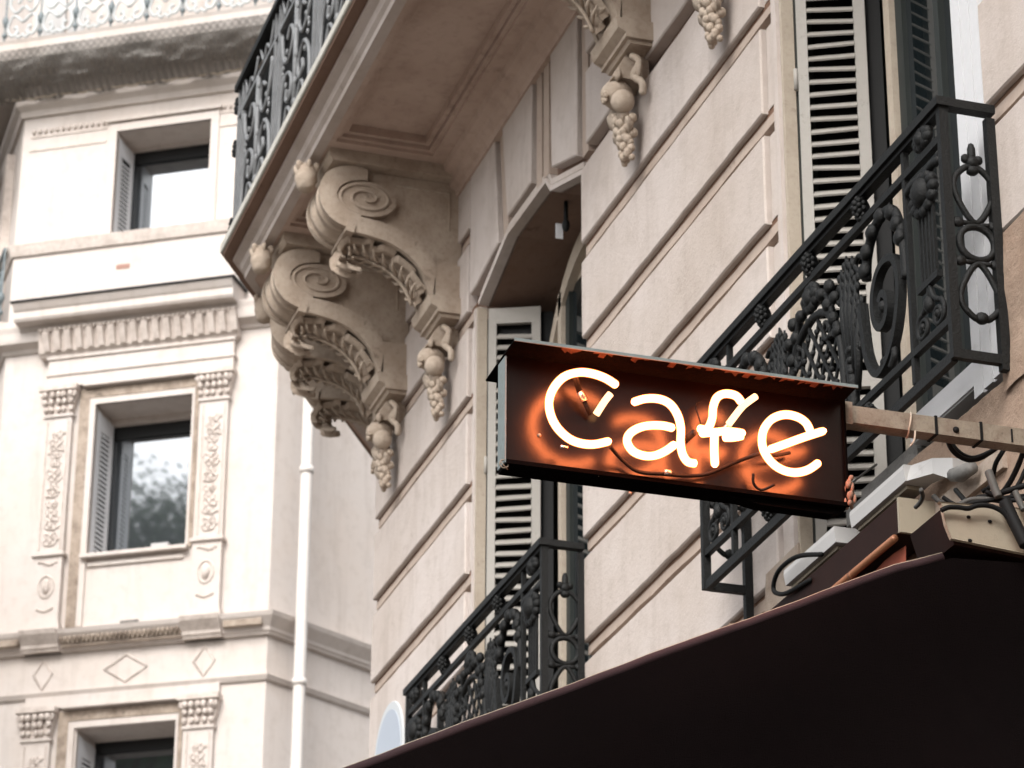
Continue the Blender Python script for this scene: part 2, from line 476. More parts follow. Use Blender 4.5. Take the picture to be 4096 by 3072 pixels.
# vertical channels and casings beside the windows
jam = MB()
for x0, x1, zt in ((9.314, 9.425, top), (13.284, 13.365, 8.27)):
    w_ = x1 - x0
    jam.box(W(x0, 4.5, BK - .01), W(x0 + w_ * 0.30, zt, -0.012))
    jam.box(W(x0 + w_ * 0.36, 4.5, BK - .01), W(x0 + w_ * 0.62, zt, 0.002))
    jam.box(W(x0 + w_ * 0.68, 4.5, BK - .01), W(x1 + .002, zt, -0.010))
for i in range(len(ZJ) - 1):                                   # slim strips in the vertical channel, between the bands
    z0, z1 = ZJ[i], ZJ[i + 1] - GAP
    if 4.5 < z0 < 8.7: jam.box(W(9.445, z0 + .01, BK - .01), W(9.505, z1 - .01, -0.022))
    if 4.5 < z0 < 8.0: jam.box(W(13.385, z0 + .01, BK - .01), W(13.44, z1 - .01, -0.022))
parts('window_surround', jam, STONE, bld)
# voussoirs over the second window
block([(13.33, 8.40), (12.945, 8.465), (13.03, top), (13.43, top), (13.43, 8.40)])
block([(12.79, 8.535), (12.42, 8.535), (12.40, top), (12.90, top)])
block([(12.10, 8.455), (11.735, 8.33), (11.72, top), (12.12, top)])
rib = MB()
rib.prism([(12.905, 8.47), (12.83, 8.50), (12.925, top), (12.99, top)], W2, BK - .01, -0.019)
for a, b in ((12.36, 12.28), (12.25, 12.17)):
    rib.prism([(a, 8.47), (b, 8.46), (b, top), (a, top)], W2, BK - .01, -0.012)
rib.box(W(11.615, 8.30, BK - .01), W(11.70, top, -0.019))
parts('voussoir_rib', rib, BAND, bld)
mo = MB()
A2 = [W(x, z, 0) for x, z in ARCH]
def arch_off(d): return [(x, z + d) for x, z in ARCH]
for d0, d1, o in ((0.0, 0.026, -0.004), (0.036, 0.066, -0.014)):
    a, b = arch_off(d0), arch_off(d1)
    for i in range(len(a) - 1):
        mo.prism([a[i], a[i + 1], b[i + 1], b[i]], W2, BK - .01, o)
parts('arch_moulding', mo, STONE, bld)
# rough plaster below the near window, and a raised patch
pl = MB()
def rough(u, v):
    x = 7.0 + u * 2.49; zt_ = 5.47 if x < 8.42 else max(5.185, 5.47 - (x - 8.42) * 1.2); z = 4.5 + v * (zt_ - 4.5)
    return (x, WY - 0.004 + 0.010 * noise.noise((x * 6, z * 6, 1)) + 0.005 * noise.noise((x * 22, z * 22, 4)), z)
pl.grid(rough, 70, 40)
part('plaster_render', pl, PLAST, bld)
pl = MB()
pl.grid(lambda u, v: (5.0 + u * 2.69, WY + 0.002 + 0.010 * noise.noise(((5 + u * 2.69) * 6, (5.4 + v * .52) * 6, 2)) + 0.004 * noise.noise((u * 50, v * 12, 4)), 5.42 + v * 0.52), 60, 24)
part('plaster_render', pl, PLAST, bld)
pt = MB(); pt.prism([(10.55, 5.02), (10.02, 5.02), (9.93, 5.36), (9.99, 5.46), (10.08, 5.40), (10.2, 5.27), (10.4, 5.12)], W2, -0.02, 0.006, 0.004)
part('plaster_patch', pt, PLAST, bld)
pt = MB(); pt.prism([(9.318, 4.5), (9.66, 4.5), (9.63, 5.0), (9.655, 5.3), (9.62, 5.52), (9.318, 5.53)], W2, -0.02, 0.005, 0.003)
part('stained_render', pt, STAIN, bld)

# windows: far shutter panel folded into the reveal, frame, panes
def window(d, near):
    x0, xr, x1, zt, zb = d['x0'], d['x1'], d['xf'], d['zt'], d['zb']
    wn = MB(); Yf = -0.30
    # frame in the back of the reveal
    sill = MB(); sill.box(W(x0 - .0, zb - 0.07, -0.6), W(xr, zb, 0.012))
    part('window_sill', sill, STAIN, bld)
    wn.box(W(x1 - .185, zb, Yf - .05), W(x1 - .235, zt, Yf))
    fr = part('window_casing', wn, CASE, bld)
    sh = MB()
    sh.box(W(x1 - .245, zb, Yf - .06), W(x1 - .30, zt, Yf - .02))
    sh.box(W(x1 - .57, zb, Yf - .07), W(x1 - .61, zt, Yf - .015))
    sh.box(W(x0 + .12, zb, Yf - .06), W(x0 + .2, zt, Yf - .02))
    sh.box(W(x0 + .12, zb, Yf - .06), W(x1 - .30, zb + .09, Yf - .02))
    ws = part('window', sh, SASH, bld)
    for a, b in ((x1 - .57, x1 - .30), (x0 + .2, x1 - .61)):
        part('pane', MB().box(W(a, zb + .09, Yf - .046), W(b, zt, Yf - .04)), GLASS, ws)
    bk = MB(); bk.box(W(xr - .0005, zb, -0.052), W(xr + .02, zt if near else 8.262, -0.004))
    part('reveal_lining', bk, CASE, bld)
    bk = MB(); bk.box(W(xr - .002, zb, -0.9), W(xr - .012, zt, -0.0525))
    part('reveal_back', bk, SASH, bld)
    # shutter panel
    hx, hy = xr - .022, -0.054
    dv = Vector((-0.42, -0.907, 0)); nv = Vector((-0.907, 0.42, 0)); wd = 0.262
    base = Vector((hx, WY + hy, 0))
    def S(s, z, o): p = base + dv * s + nv * o; return (p.x, p.y, z)
    st = MB()
    ztop = zt - 0.045 if not near else zt - .03
    if not near: ztop = 8.245
    st.prism(rect(0, .040, zb + .02, ztop), S, -.014, .014)
    st.prism(rect(wd - .045, wd, zb + .02, ztop), S, -.014, .014)
    st.prism(rect(.040, wd - .045, ztop - .085, ztop), S, -.0135, .0135)
    zmid = 6.115 if near else 6.16
    st.prism(rect(.040, wd - .045, zmid, zmid + .062), S, -.0135, .0135)
    st.prism(rect(.040, wd - .045, zb + .02, zb + .08), S, -.0135, .0135)
    sp = part('shutter', st, SHUT, bld)
    z = zb + .13; me = None
    pitch = d['pitch']
    while z < ztop - .11:
        if not (zmid - .03 < z < zmid + .075):
            m_ = MB()
            # a tilted blade: outer edge low
            c0, c1 = (-.012, .024), (.020, -.006)
            t = .0056
            prof = [(c0[0], c0[1] + t), (c0[0], c0[1] - t), (c1[0], c1[1] - t), (c1[0] + .004, c1[1]), (c1[0], c1[1] + t)]
            jz = random.uniform(-.002, .002); tl = random.uniform(-.0042, .0042)
            vs = [S(.0405, z + b + jz - tl, a) for a, b in prof] + [S(wd - .0455, z + b + jz + tl, a) for a, b in prof]
            n = 5
            m_.add(vs, [(i, (i + 1) % n, n + (i + 1) % n, n + i) for i in range(n)] + [tuple(range(n - 1, -1, -1)), tuple(range(n, 2 * n))])
            part('slat', m_, SHUT, sp)
        z += pitch
    hg = MB()
    for hz in (6.15, 7.35, 5.75):
        if hz < ztop: hg.tube([S(-.008, hz, .012), S(-.008, hz + .09, .012)], .009, 8)
    parts('hinge', hg, SHUT, sp)
    # folded dark leaf behind it
    dk = MB(); dk.prism(rect(.0, .26, zb + .02, ztop - .01), lambda s, z, o: S(s + .06, z, o - .045), -.012, .012)
    part('shutter_leaf', dk, BLACK, bld)
window(win[0], True)
window(win[1], False)
# inner arch of the second window
ia = MB()
for yo, d0, d1 in ((-0.30, 0.0, 0.10), (-0.345, 0.085, 0.17)):
    pts = [(13.10 - 1.43 * t, 8.20 + 0.20 * math.sin(math.pi * (0.02 + 0.96 * t)) - 0.30 * (2 * abs(t - .5)) ** 3) for t in [i / 16 for i in range(17)]]
    for i in range(16):
        (a, b), (c, d) = pts[i], pts[i + 1]
        ia.prism([(a, b - d1), (c, d - d1), (c, d - d0), (a, b - d0)], W2, yo - .05, yo)
parts('window_arch_frame', ia, CASE, bld)
hk = MB(); hk.tube([(12.36, WY - .16, 8.44), (12.36, WY - .16, 8.30)], .011, 6); hk.ball((12.36, WY - .16, 8.30), (.02, .02, .035)); 
part('ceiling_hook', hk, IRON, bld)
hk = MB(); hk.obox((12.40, WY - .14, 8.285), (.003, 0, 0), (0, .018, 0), (0, 0, .04)); part('ceiling_hook_tag', hk, WHITE, bld)
# white frame flush with the wall at the near side of window one
wf = MB()
x0 = 7.712
for a, b, o in ((0, .055, -.006), (.055, .075, -.020), (.075, .135, -.012), (.135, .155, -.026), (.155, .215, -.018)):
    wf.box(W(x0 + a, 5.50, -.10), W(x0 + b, 8.4, o))
wf.box(W(x0 + .215, 5.545, -.10), W(x0 + .70, 5.64, -.030))
wf.box(W(x0 + .215, 5.55, -.10), W(x0 + .70, 5.585, -.022))
parts('white_window_frame', wf, WHITE, bld)
wf = MB(); wf.box(W(x0 + .702, 5.475, -.12), W(9.0, 5.535, -.045)); wf.box(W(x0 + .702, 5.5355, -.14), W(8.9, 5.575, -.06))
parts('grey_window_rail', wf, RAILD, bld)

# ------------------------------------------------------------------ balcony slab with moulded edge, and its coffered soffit
prof = [(0.0, 9.2), (0.79, 9.2), (0.792, 9.235), (0.812, 9.25), (0.822, 9.285), (0.862, 9.30), (0.870, 9.318), (0.93, 9.322), (0.935, 9.33), (0.935, 9.385), (0.90, 9.40), (0.0, 9.40)]
mit = math.tan(TH / 2)
sb = MB()
def runprof(mb, prof, x_start, x_end, s_end):
    n = len(prof)
    A = [W(x_start, z, o) for o, z in prof]
    B = [W(CX - .27 * o / .9 + o * mit, z, o) for o, z in prof]
    Cc = [WC(s_end, z, o) for o, z in prof]
    mb.add(A + B + Cc, [(i, (i + 1) % n, n + (i + 1) % n, n + i) for i in range(n)] + [(n + i, n + (i + 1) % n, 2 * n + (i + 1) % n, 2 * n + i) for i in range(n)] + [tuple(range(n)), tuple(range(2 * n, 3 * n))])
lower = [(0.0, 9.2), (0.79, 9.2), (0.792, 9.235), (0.812, 9.25), (0.822, 9.285), (0.862, 9.30), (0.862, 9.32), (0.0, 9.32)]
upper = [(0.0, 9.336), (0.932, 9.336), (0.938, 9.342), (0.938, 9.385), (0.90, 9.40), (0.0, 9.40)]
runprof(sb, upper, -24.0, CX, 5.0)
slab = part('balcony_slab', sb, LIP, bld)
sb = MB()
runprof(sb, [(0.0, 9.3205), (0.92, 9.3205), (0.926, 9.3355), (0.0, 9.3355)], -24.0, CX, 5.0)
part('drip_course', sb, GRIME, slab)
edge = MB()
runprof(edge, [(0.735, 9.202), (0.79, 9.2), (0.792, 9.235), (0.812, 9.25), (0.822, 9.285), (0.862, 9.30), (0.862, 9.32), (0.735, 9.32)], 2.0, CX, 5.0)
part('balcony_edge_moulding', edge, STONE, slab)
sf = MB()
def frame_strip(x0, x1, o0, o1, z0=9.2, z1=9.32): sf.box(W(x0, z0, o0), W(x1, z1, o1))
runx = [(2.0, 9.55), (11.05, 13.45), (13.98, 14.48)]
sf.box(W(2, 9.203, 0.705), W(CX - .01, 9.32, 0.7349))
sf.box(W(2, 9.203, 0.0), W(CX, 9.32, 0.185))
solid = [(9.58, 11.02), (13.50, 13.97), (14.50, CX)]
for a, b in solid: sf.box(W(a, 9.2035, 0.1851), W(b, 9.32, 0.7049))
sf.add([W(CX, 9.204, 0), W(CX - .01, 9.204, .735), WC(.2, 9.204, .735), WC(5, 9.204, .735), WC(5, 9.204, 0), W(CX, 9.32, 0), W(CX - .01, 9.32, .735), WC(.2, 9.32, .735), WC(5, 9.32, .735), WC(5, 9.32, 0)], [(0, 1, 2, 3, 4), (9, 8, 7, 6, 5)])
parts('soffit_frame', sf, SOFF, slab)
pn = MB(); pn.box(W(2, 9.29, .18), W(CX - .1, 9.318, .71))
part('soffit_panel', pn, SOFF, slab)
ml = MB()
for a, b in ((2.0, 9.58), (11.02, 13.50), (13.97, 14.50)):
    for k, (q, zz, hh) in enumerate(((0.0, 9.222, .07), (0.028, 9.243, .05))):
        t = .024
        x0, x1, o0, o1 = a + q, b - q, .1851 + q, .7049 - q
        ml.box(W(x0, zz, o0), W(x1, zz + hh, o0 + t)); ml.box(W(x0, zz, o1 - t), W(x1, zz + hh, o1))
        ml.box(W(x0, zz + .0005, o0 + t), W(x0 + t, zz + hh, o1 - t)); ml.box(W(x1 - t, zz + .0005, o0 + t), W(x1, zz + hh, o1 - t))
parts('soffit_moulding', ml, SOFF, slab)
bm_ = MB()
bedp = [(-0.06, 9.07), (0.012, 9.07), (0.02, 9.10), (0.05, 9.12), (0.06, 9.15), (0.10, 9.165), (0.11, 9.2025), (-0.06, 9.2025)]
bm_.extrude(bedp, lambda o, z, t: W(t, z, o), 2.0, CX - 0.01)
part('bed_moulding', bm_, SOFF, slab)

# ------------------------------------------------------------------ carved brackets under the balcony
def cr(s): return R(s)
CW = 0.14
def build_console():
    """local frame: x along wall, y out of the wall, z up (absolute heights)"""
    root = bpy.data.objects.new('balcony_bracket', None); root.empty_display_size = .1
    col.objects.link(root); root.parent = bld; ORG[root.name] = (0, 0, 0)
    c = (0.505, 8.955)
    front = [(p_.x, p_.y) for p_ in catmull([(.56, 9.140, 0), (.66, 9.115, 0), (.728, 9.065, 0), (.757, 8.99, 0), (.757, 8.92, 0), (.737, 8.862, 0), (.689, 8.806, 0), (.62, 8.775, 0), (.565, 8.765, 0)], 4)]
    arm_low = [(0.582, 8.752), (0.491, 8.742), (0.379, 8.716), (0.282, 8.664), (0.205, 8.588), (0.165, 8.50), (0.145, 8.44)]
    arm_top = [(0.13, 8.61), (0.149, 8.665), (0.204, 8.729), (0.296, 8.788), (0.427, 8.828), (0.540, 8.842)]
    body = MB()
    F = lambda y, z, o: (o, y, z)
    cen = (.52, 8.96)
    drum_prof = [(-CW, 1.0), (-CW + .020, 1.0), (-CW + .026, .93), (-CW + .058, .93), (-CW + .064, .985), (-.040, .985), (-.032, .92), (.032, .92), (.040, .985), (CW - .064, .985), (CW - .058, .93), (CW - .026, .93), (CW - .020, 1.0), (CW, 1.0)]
    vs = []
    for y, z in front:
        for x, k in drum_prof: vs.append((x, cen[0] + (y - cen[0]) * k, cen[1] + (z - cen[1]) * k))
    m = len(drum_prof); ring = len(front) - 1
    body.add(vs, [(i * m + j, i * m + j + 1, (i + 1) * m + j + 1, (i + 1) * m + j) for i in range(ring) for j in range(m - 1)], True)
    ell = [(c[0] + .162 * math.cos(a), c[1] + .104 * math.sin(a)) for a in [R(-80 + k * 17) for k in range(11)]]
    cheek = front + [(.555, 8.80)] + ell + [(.505, 9.12)]
    for sx in (-1, 1):
        body.prism([(cen[0] + (y - cen[0]) * .9995, cen[1] + (z - cen[1]) * .9995) for y, z in cheek], F, sx * (CW - .03), sx * CW)
    body.prism([(cen[0] + (y - cen[0]) * .91, cen[1] + (z - cen[1]) * .91) for y, z in cheek], F, -CW + .03, CW - .03)
    low = catmull([(y, z, 0) for y, z in arm_low], 4); tp = catmull([(y, z, 0) for y, z in arm_top[::-1]], 4)
    def pick(L, t):
        f = t * (len(L) - 1); i = min(int(f), len(L) - 2); return L[i].lerp(L[i + 1], f - i)
    NN = 20
    for (xa, xb, ins) in ((-CW, -CW + .03, 0), (CW - .03, CW, 0), (-CW + .03, CW - .03, .018)):
        vs = []
        for i in range(NN + 1):
            t = i / NN
            a, b = pick(low, t), pick(tp, t); d = (b - a).normalized(); a = a + d * ins
            for x, p in ((xa, a), (xb, a), (xb, b), (xa, b)): vs.append((x, p.x, p.y))
        body.add(vs, [(i * 4 + q, i * 4 + (q + 1) % 4, (i + 1) * 4 + (q + 1) % 4, (i + 1) * 4 + q) for i in range(NN) for q in range(4)] + [(3, 2, 1, 0), (NN * 4, NN * 4 + 1, NN * 4 + 2, NN * 4 + 3)])
    # web behind, up to the soffit, thinner
    web = [(-0.02, 8.6)] + [(y, z) for y, z in arm_top] + [(0.56, 8.9), (0.60, 9.13), (0.60, 9.19), (-0.02, 9.19)]
    body.prism(web, F, -CW + .05, CW - .05)
    body.prism([(-.02, 8.44), (0.13, 8.44), (0.135, 8.64), (-.02, 8.64)], F, -CW + .002, CW - .002)
    # raised panel edge on the web
    for sx in (-1, 1):
        q = [(0.05, 8.86), (0.05, 9.08), (0.34, 9.08)]
        body.tube([(sx * (CW - .05), y, z) for y, z in q], .008, 5)
    # top plate below the soffit
    body.prism([(0, 9.135), (.70, 9.135), (.72, 9.16), (.72, 9.205), (0, 9.205)], F, -CW - .03, CW + .03)
    # cross bar under the drum
    body.obox((0, .592, 8.768), (CW + .012, 0, 0), (0, .022, .003), (0, -.004, .024))
    # base plate and block
    body.prism([(-.02, 8.355), (.125, 8.355), (.125, 8.375), (.16, 8.395), (.175, 8.445), (-.02, 8.445)], F, -CW - .025, CW + .025)
    body.prism([(-.02, 8.335), (.10, 8.335), (.11, 8.354), (-.02, 8.354)], F, -CW - .008, CW + .008)
    body.prism([(-.02, 8.215), (.145, 8.215), (.085, 8.334), (-.02, 8.334)], F, -.05, .075)
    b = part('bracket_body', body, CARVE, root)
    # volute spirals on both cheeks
    vo = MB()
    vo.prism([(c[0] + .158 * math.cos(R(k * 15)), c[1] + .100 * math.sin(R(k * 15))) for k in range(24)], F, -CW + .010, CW - .010)
    for sx in (-1, 1):
        x = sx * (CW - .010)
        N = 44; vs = []
        for i in range(N + 1):
            t = i / N; a = R(-75) + t * 2 * math.pi * 2.1
            k = (1 - t) ** 0.85 + .10; wv = .024 * (1 - .5 * t)
            for dr, h in ((-wv / 2, -.002), (-wv / 3, .007), (wv / 3, .007), (wv / 2, -.002)):
                vs.append((x + sx * h * (1 + 1.1 * t), c[0] + (.140 * k + dr) * math.cos(a), c[1] + (.088 * k + dr) * math.sin(a)))
        vs += [(x + sx * .012, c[0], c[1])]
        vo.add(vs, [(i * 4 + q, i * 4 + q + 1, (i + 1) * 4 + q + 1, (i + 1) * 4 + q) for i in range(N) for q in range(3)] + [(N * 4, N * 4 + 1, N * 4 + 4)], True)
    parts('volute', vo, CARVE, root)
    # acanthus leaf under the arm
    lf = MB()
    spine = [(0.545, 8.620), (0.585, 8.645), (0.580, 8.695), (0.52, 8.712), (0.44, 8.690), (0.36, 8.662), (0.285, 8.610), (0.230, 8.545), (0.200, 8.48), (0.185, 8.445)]
    sp = catmull([(y, z, 0) for y, z in spine], 6); M_ = len(sp) - 1
    NU = 22
    def leaf(u, v):
        f = u * M_; i = min(int(f), M_ - 1); p = sp[i].lerp(sp[i + 1], f - i); d = (sp[i + 1] - sp[i]).normalized(); nn = Vector((d.y, -d.x, 0))
        lobes = 0.62 + 0.40 * (1 - (u * 7.5) % 1.0) 
        wv = (0.085 + 0.03 * math.sin(min(1, u * 1.25) * math.pi)) * lobes
        wv *= min(1, .30 + u * 5)
        s = (v - .5) * 2
        fold = 0.022 * math.cos(s * math.pi * 2.5) * (1 - .3 * abs(s)) + 0.016 * math.sin(u * math.pi * 13) * abs(s) - 0.035 * abs(s) ** 2
        sk = -0.075 * abs(s)                                   # lobes sweep towards the tip
        q = p + d * sk * (0.6 + .4 * math.sin(u * math.pi * 13)) + nn * (-fold)
        return (s * wv, q.x, q.y)
    lf.grid(leaf, 90, 14)
    o2 = len(lf.v)
    mid = []
    for i in range(6, M_ - 1, 3):
        d = (sp[i + 1] - sp[i]).normalized(); nn = Vector((d.y, -d.x, 0)); p = sp[i] - nn * .03; mid.append((0, p.x, p.y))
    lf.tube(mid, .009, 5)
    for i in range(7, M_ - 3, 4):                             # raised ribs running out to each tooth of the leaf
        for sx in (-1, 1):
            d = (sp[i + 1] - sp[i]).normalized(); nn = Vector((d.y, -d.x, 0)); p = sp[i] - nn * .020
            e_ = sp[max(i - 4, 0)] - nn * .006
            lf.tube([(sx * .012, p.x, p.y), (sx * .050, (p.x + e_.x) / 2 - nn.x * .012, (p.y + e_.y) / 2 - nn.y * .012), (sx * .092, e_.x, e_.y)], [.008, .010, .004], 5)
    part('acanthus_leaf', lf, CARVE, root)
    # hanging fruit
    fr = MB()
    def pome(th, ph): return 1 + .07 * math.cos(4 * ph + .6) * math.sin(th) ** 2
    fr.ball((.018, .105, 8.165), (.070, .068, .066), 18, 12, None, pome)
    for k in range(6):
        a = k * math.pi / 3; fr.ball((.005 + .020 * math.cos(a), .165, 8.135 + .020 * math.sin(a)), (.011, .014, .011), 6, 4)
    fr.ball((-.055, .105, 8.095), (.050, .052, .054), 16, 10, None, lambda t, p: 1 + .06 * math.sin(8 * p) * math.sin(9 * t))
    fr.ball((.085, .07, 8.10), (.042, .045, .048), 14, 9, None, pome)
    rn = random.Random(3)
    for k in range(40):
        t = k / 40; z = 8.045 - .205 * t; rr = .066 * (1 - .55 * t); a = k * 2.4
        fr.ball((.010 + rr * math.cos(a), .052 + rr * .85 * abs(math.sin(a)), z), rn.uniform(.019, .026) * (1 - .25 * t), 8, 5)
    for k, (x, z, tw) in enumerate(((.055, 8.055, .5), (-.02, 8.035, -.3), (.05, 7.985, .9), (-.045, 7.99, -.8), (.01, 7.96, .1))):   # vine leaves, lobed
        Mx = Matrix.Rotation(tw, 3, 'Y') @ Matrix.Rotation(-.35, 3, 'X')
        fr.ball((x, .112 - .012 * k, z), (.036, .013, .042), 14, 6, Mx, lambda t, p: 1 + .22 * math.cos(5 * p) * math.sin(t))
    for sx in (-1, 1):                                        # ribbon ends and leaves beside the fruit
        fr.tube(catmull([(sx * .085, .07, 8.31), (sx * .125, .05, 8.26), (sx * .105, .07, 8.20), (sx * .14, .045, 8.15), (sx * .125, .04, 8.10)], 5), [.017] * 20 + [.006], 6)
        fr.ball((sx * .11, .055, 8.225), (.034, .018, .05), 10, 5, Matrix.Rotation(sx * .6, 3, 'Y'), lambda t, p: 1 + .2 * math.cos(4 * p))
        fr.ball((sx * .05, .125, 8.225), (.030, .016, .026), 10, 5, Matrix.Rotation(sx * .9, 3, 'Y'), lambda t, p: 1 + .25 * math.cos(4 * p))
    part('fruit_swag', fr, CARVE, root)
    # bud of overlapping scales in front of the scroll
    pc = MB()
    pc.ball((0, .80, 9.095), (.056, .052, .084), 30, 18, None, lambda t, p: 1 + .10 * abs(math.sin(2.5 * p + 5 * t)) * math.sin(t) + .10 * ((t * 1.6) % 1.0) * math.sin(t))
    for k in range(6):
        a = 2 * math.pi * k / 6
        pc.ball((.046 * math.cos(a), .80 + .046 * math.sin(a), 9.145), (.026, .016, .036), 8, 5, Matrix.Rotation(a, 3, 'Z') @ Matrix.Rotation(.4, 3, 'Y'))
    part('leaf_bud', pc, CARVE, root)
    return root
con = build_console()
bx, by, bz = ORG[bld.name]
def place(o, p, rz):
    o.location = (p[0] - bx, p[1] - by, p[2] - bz); o.rotation_euler = (0, 0, rz)
def copy_tree(o, parent=None):
    c = o.copy(); col.objects.link(c)
    if parent: c.parent = parent
    for ch in list(o.children): copy_tree(ch, c)
    return c
spots = [(W(13.735, 0, 0), 0), (W(14.74, 0, 0), 0), (W(10.86, 0, 0), 0), (W(9.82, 0, 0), 0), ((15.14, -4.135, 0), -R(15)), ((15.50, -4.335, 0), -R(33))]
for i, (p_, rz) in enumerate(spots):
    o = con if i == 0 else copy_tree(con, bld)
    place(o, p_, rz)

# ------------------------------------------------------------------ balcony railing above the slab
GB = 0.865
rl = thing('balcony_railing', 'grey cast iron railing with scrolls before a black screen on the upper balcony', 'railing', W(12, 9.40, GB))
def BR(x, z, o=0): return W(x, 9.402 + z, GB + o)
CXR = CX - .26 + GB * mit
fr = MB(); fr.box(BR(3, .98, -.03), BR(CXR, 1.02, .035)); part('top_rail', fr, IRON, rl)
fr = MB(); fr.box(BR(3, .80, -.012), BR(CXR, .825, .012)); part('rail', fr, IRONG, rl)
fr = MB(); fr.box(BR(3, .05, -.012), BR(CXR, .075, .012)); part('rail', fr, IRONG, rl)
fr = MB(); fr.box(BR(3, .0, -.05), BR(CXR - .02, .99, -.04)); part('black_screen', fr, BLACK, rl)
sc_ = MB()
a_ = Vector(W(CXR, 0, GB)); 
sc_.obox(a_ + ct * 1.5 - cn * .02 + Vector((0, 0, 9.402 + .50)), ct * 1.5, cn * .006, Vector((0, 0, .5)))
part('black_screen', sc_, BLACK, rl)
px = CXR - .03
pstx = []
while px > 3.2:
    pstx.append(px); px -= 0.90
for x in pstx:
    for dx in (0, -.10):
        part('post', MB().box(BR(x + dx - .011, 0, -.014), BR(x + dx + .011, .98, .014)), IRONG, rl)
def br_panel(x0, x1):
    m_ = MB(); nrm = (0, 1, 0); w_ = x1 - x0
    def T(u, v): return BR(x0 + u * w_, v, .006)
    for s in (0, 1):
        g = (lambda u: u) if not s else (lambda u: 1 - u)
        m_.tube([T(g(u), v) for u, v in [(p[0], p[1]) for p in catmull([(.06, .08, 0), (.10, .30, 0), (.26, .42, 0), (.40, .34, 0), (.36, .24, 0), (.26, .26, 0), (.28, .32, 0)], 5)]], .013, 5)
        m_.tube([T(g(u), v) for u, v in [(p[0], p[1]) for p in catmull([(.06, .74, 0), (.14, .56, 0), (.30, .50, 0), (.42, .60, 0), (.34, .69, 0), (.25, .64, 0)], 5)]], .013, 5)
        m_.tube([T(g(u), v) for u, v in [(p[0], p[1]) for p in catmull([(.10, .08, 0), (.22, .12, 0), (.30, .20, 0), (.42, .12, 0), (.46, .08, 0)], 5)]], .012, 5)
        m_.tube([T(g(u), v) for u, v in [(p[0], p[1]) for p in catmull([(.05, .97, 0), (.15, .84, 0), (.25, .90, 0), (.35, .84, 0), (.46, .95, 0)], 5)]], .010, 5)
        for k in range(7):
            a = R(200 + k * 20 - (0 if not s else 0)); m_.ball(T(g(.18 + .05 * math.cos(k)), .47 + .035 * (k - 3)), (.013, .010, .02), 6, 4)
    m_.tube([T(.5, .08), T(.5, .8)], .016, 6)
    for v in (.15, .28, .44, .62, .74): m_.ball(T(.5, v), (.024, .016, .032), 8, 5)
    return m_
for i in range(len(pstx) - 1):
    part('scroll_panel', br_panel(pstx[i + 1] + .012, pstx[i] - .112), IRONG, rl)
for z in (.12, .62, .9):
    cm = MB().ball(BR(CXR + .01, z, .01), (.03, .014, .04), 8, 6)
    for k in range(8):
        a = k * math.pi / 4; cm.ball(BR(CXR + .01 + .03 * math.cos(a), z + .04 * math.sin(a), .01), .018, 6, 4)
    part('corner_ornament', cm, IRON, rl)
# upper storey dark door openings keep the wall plain above

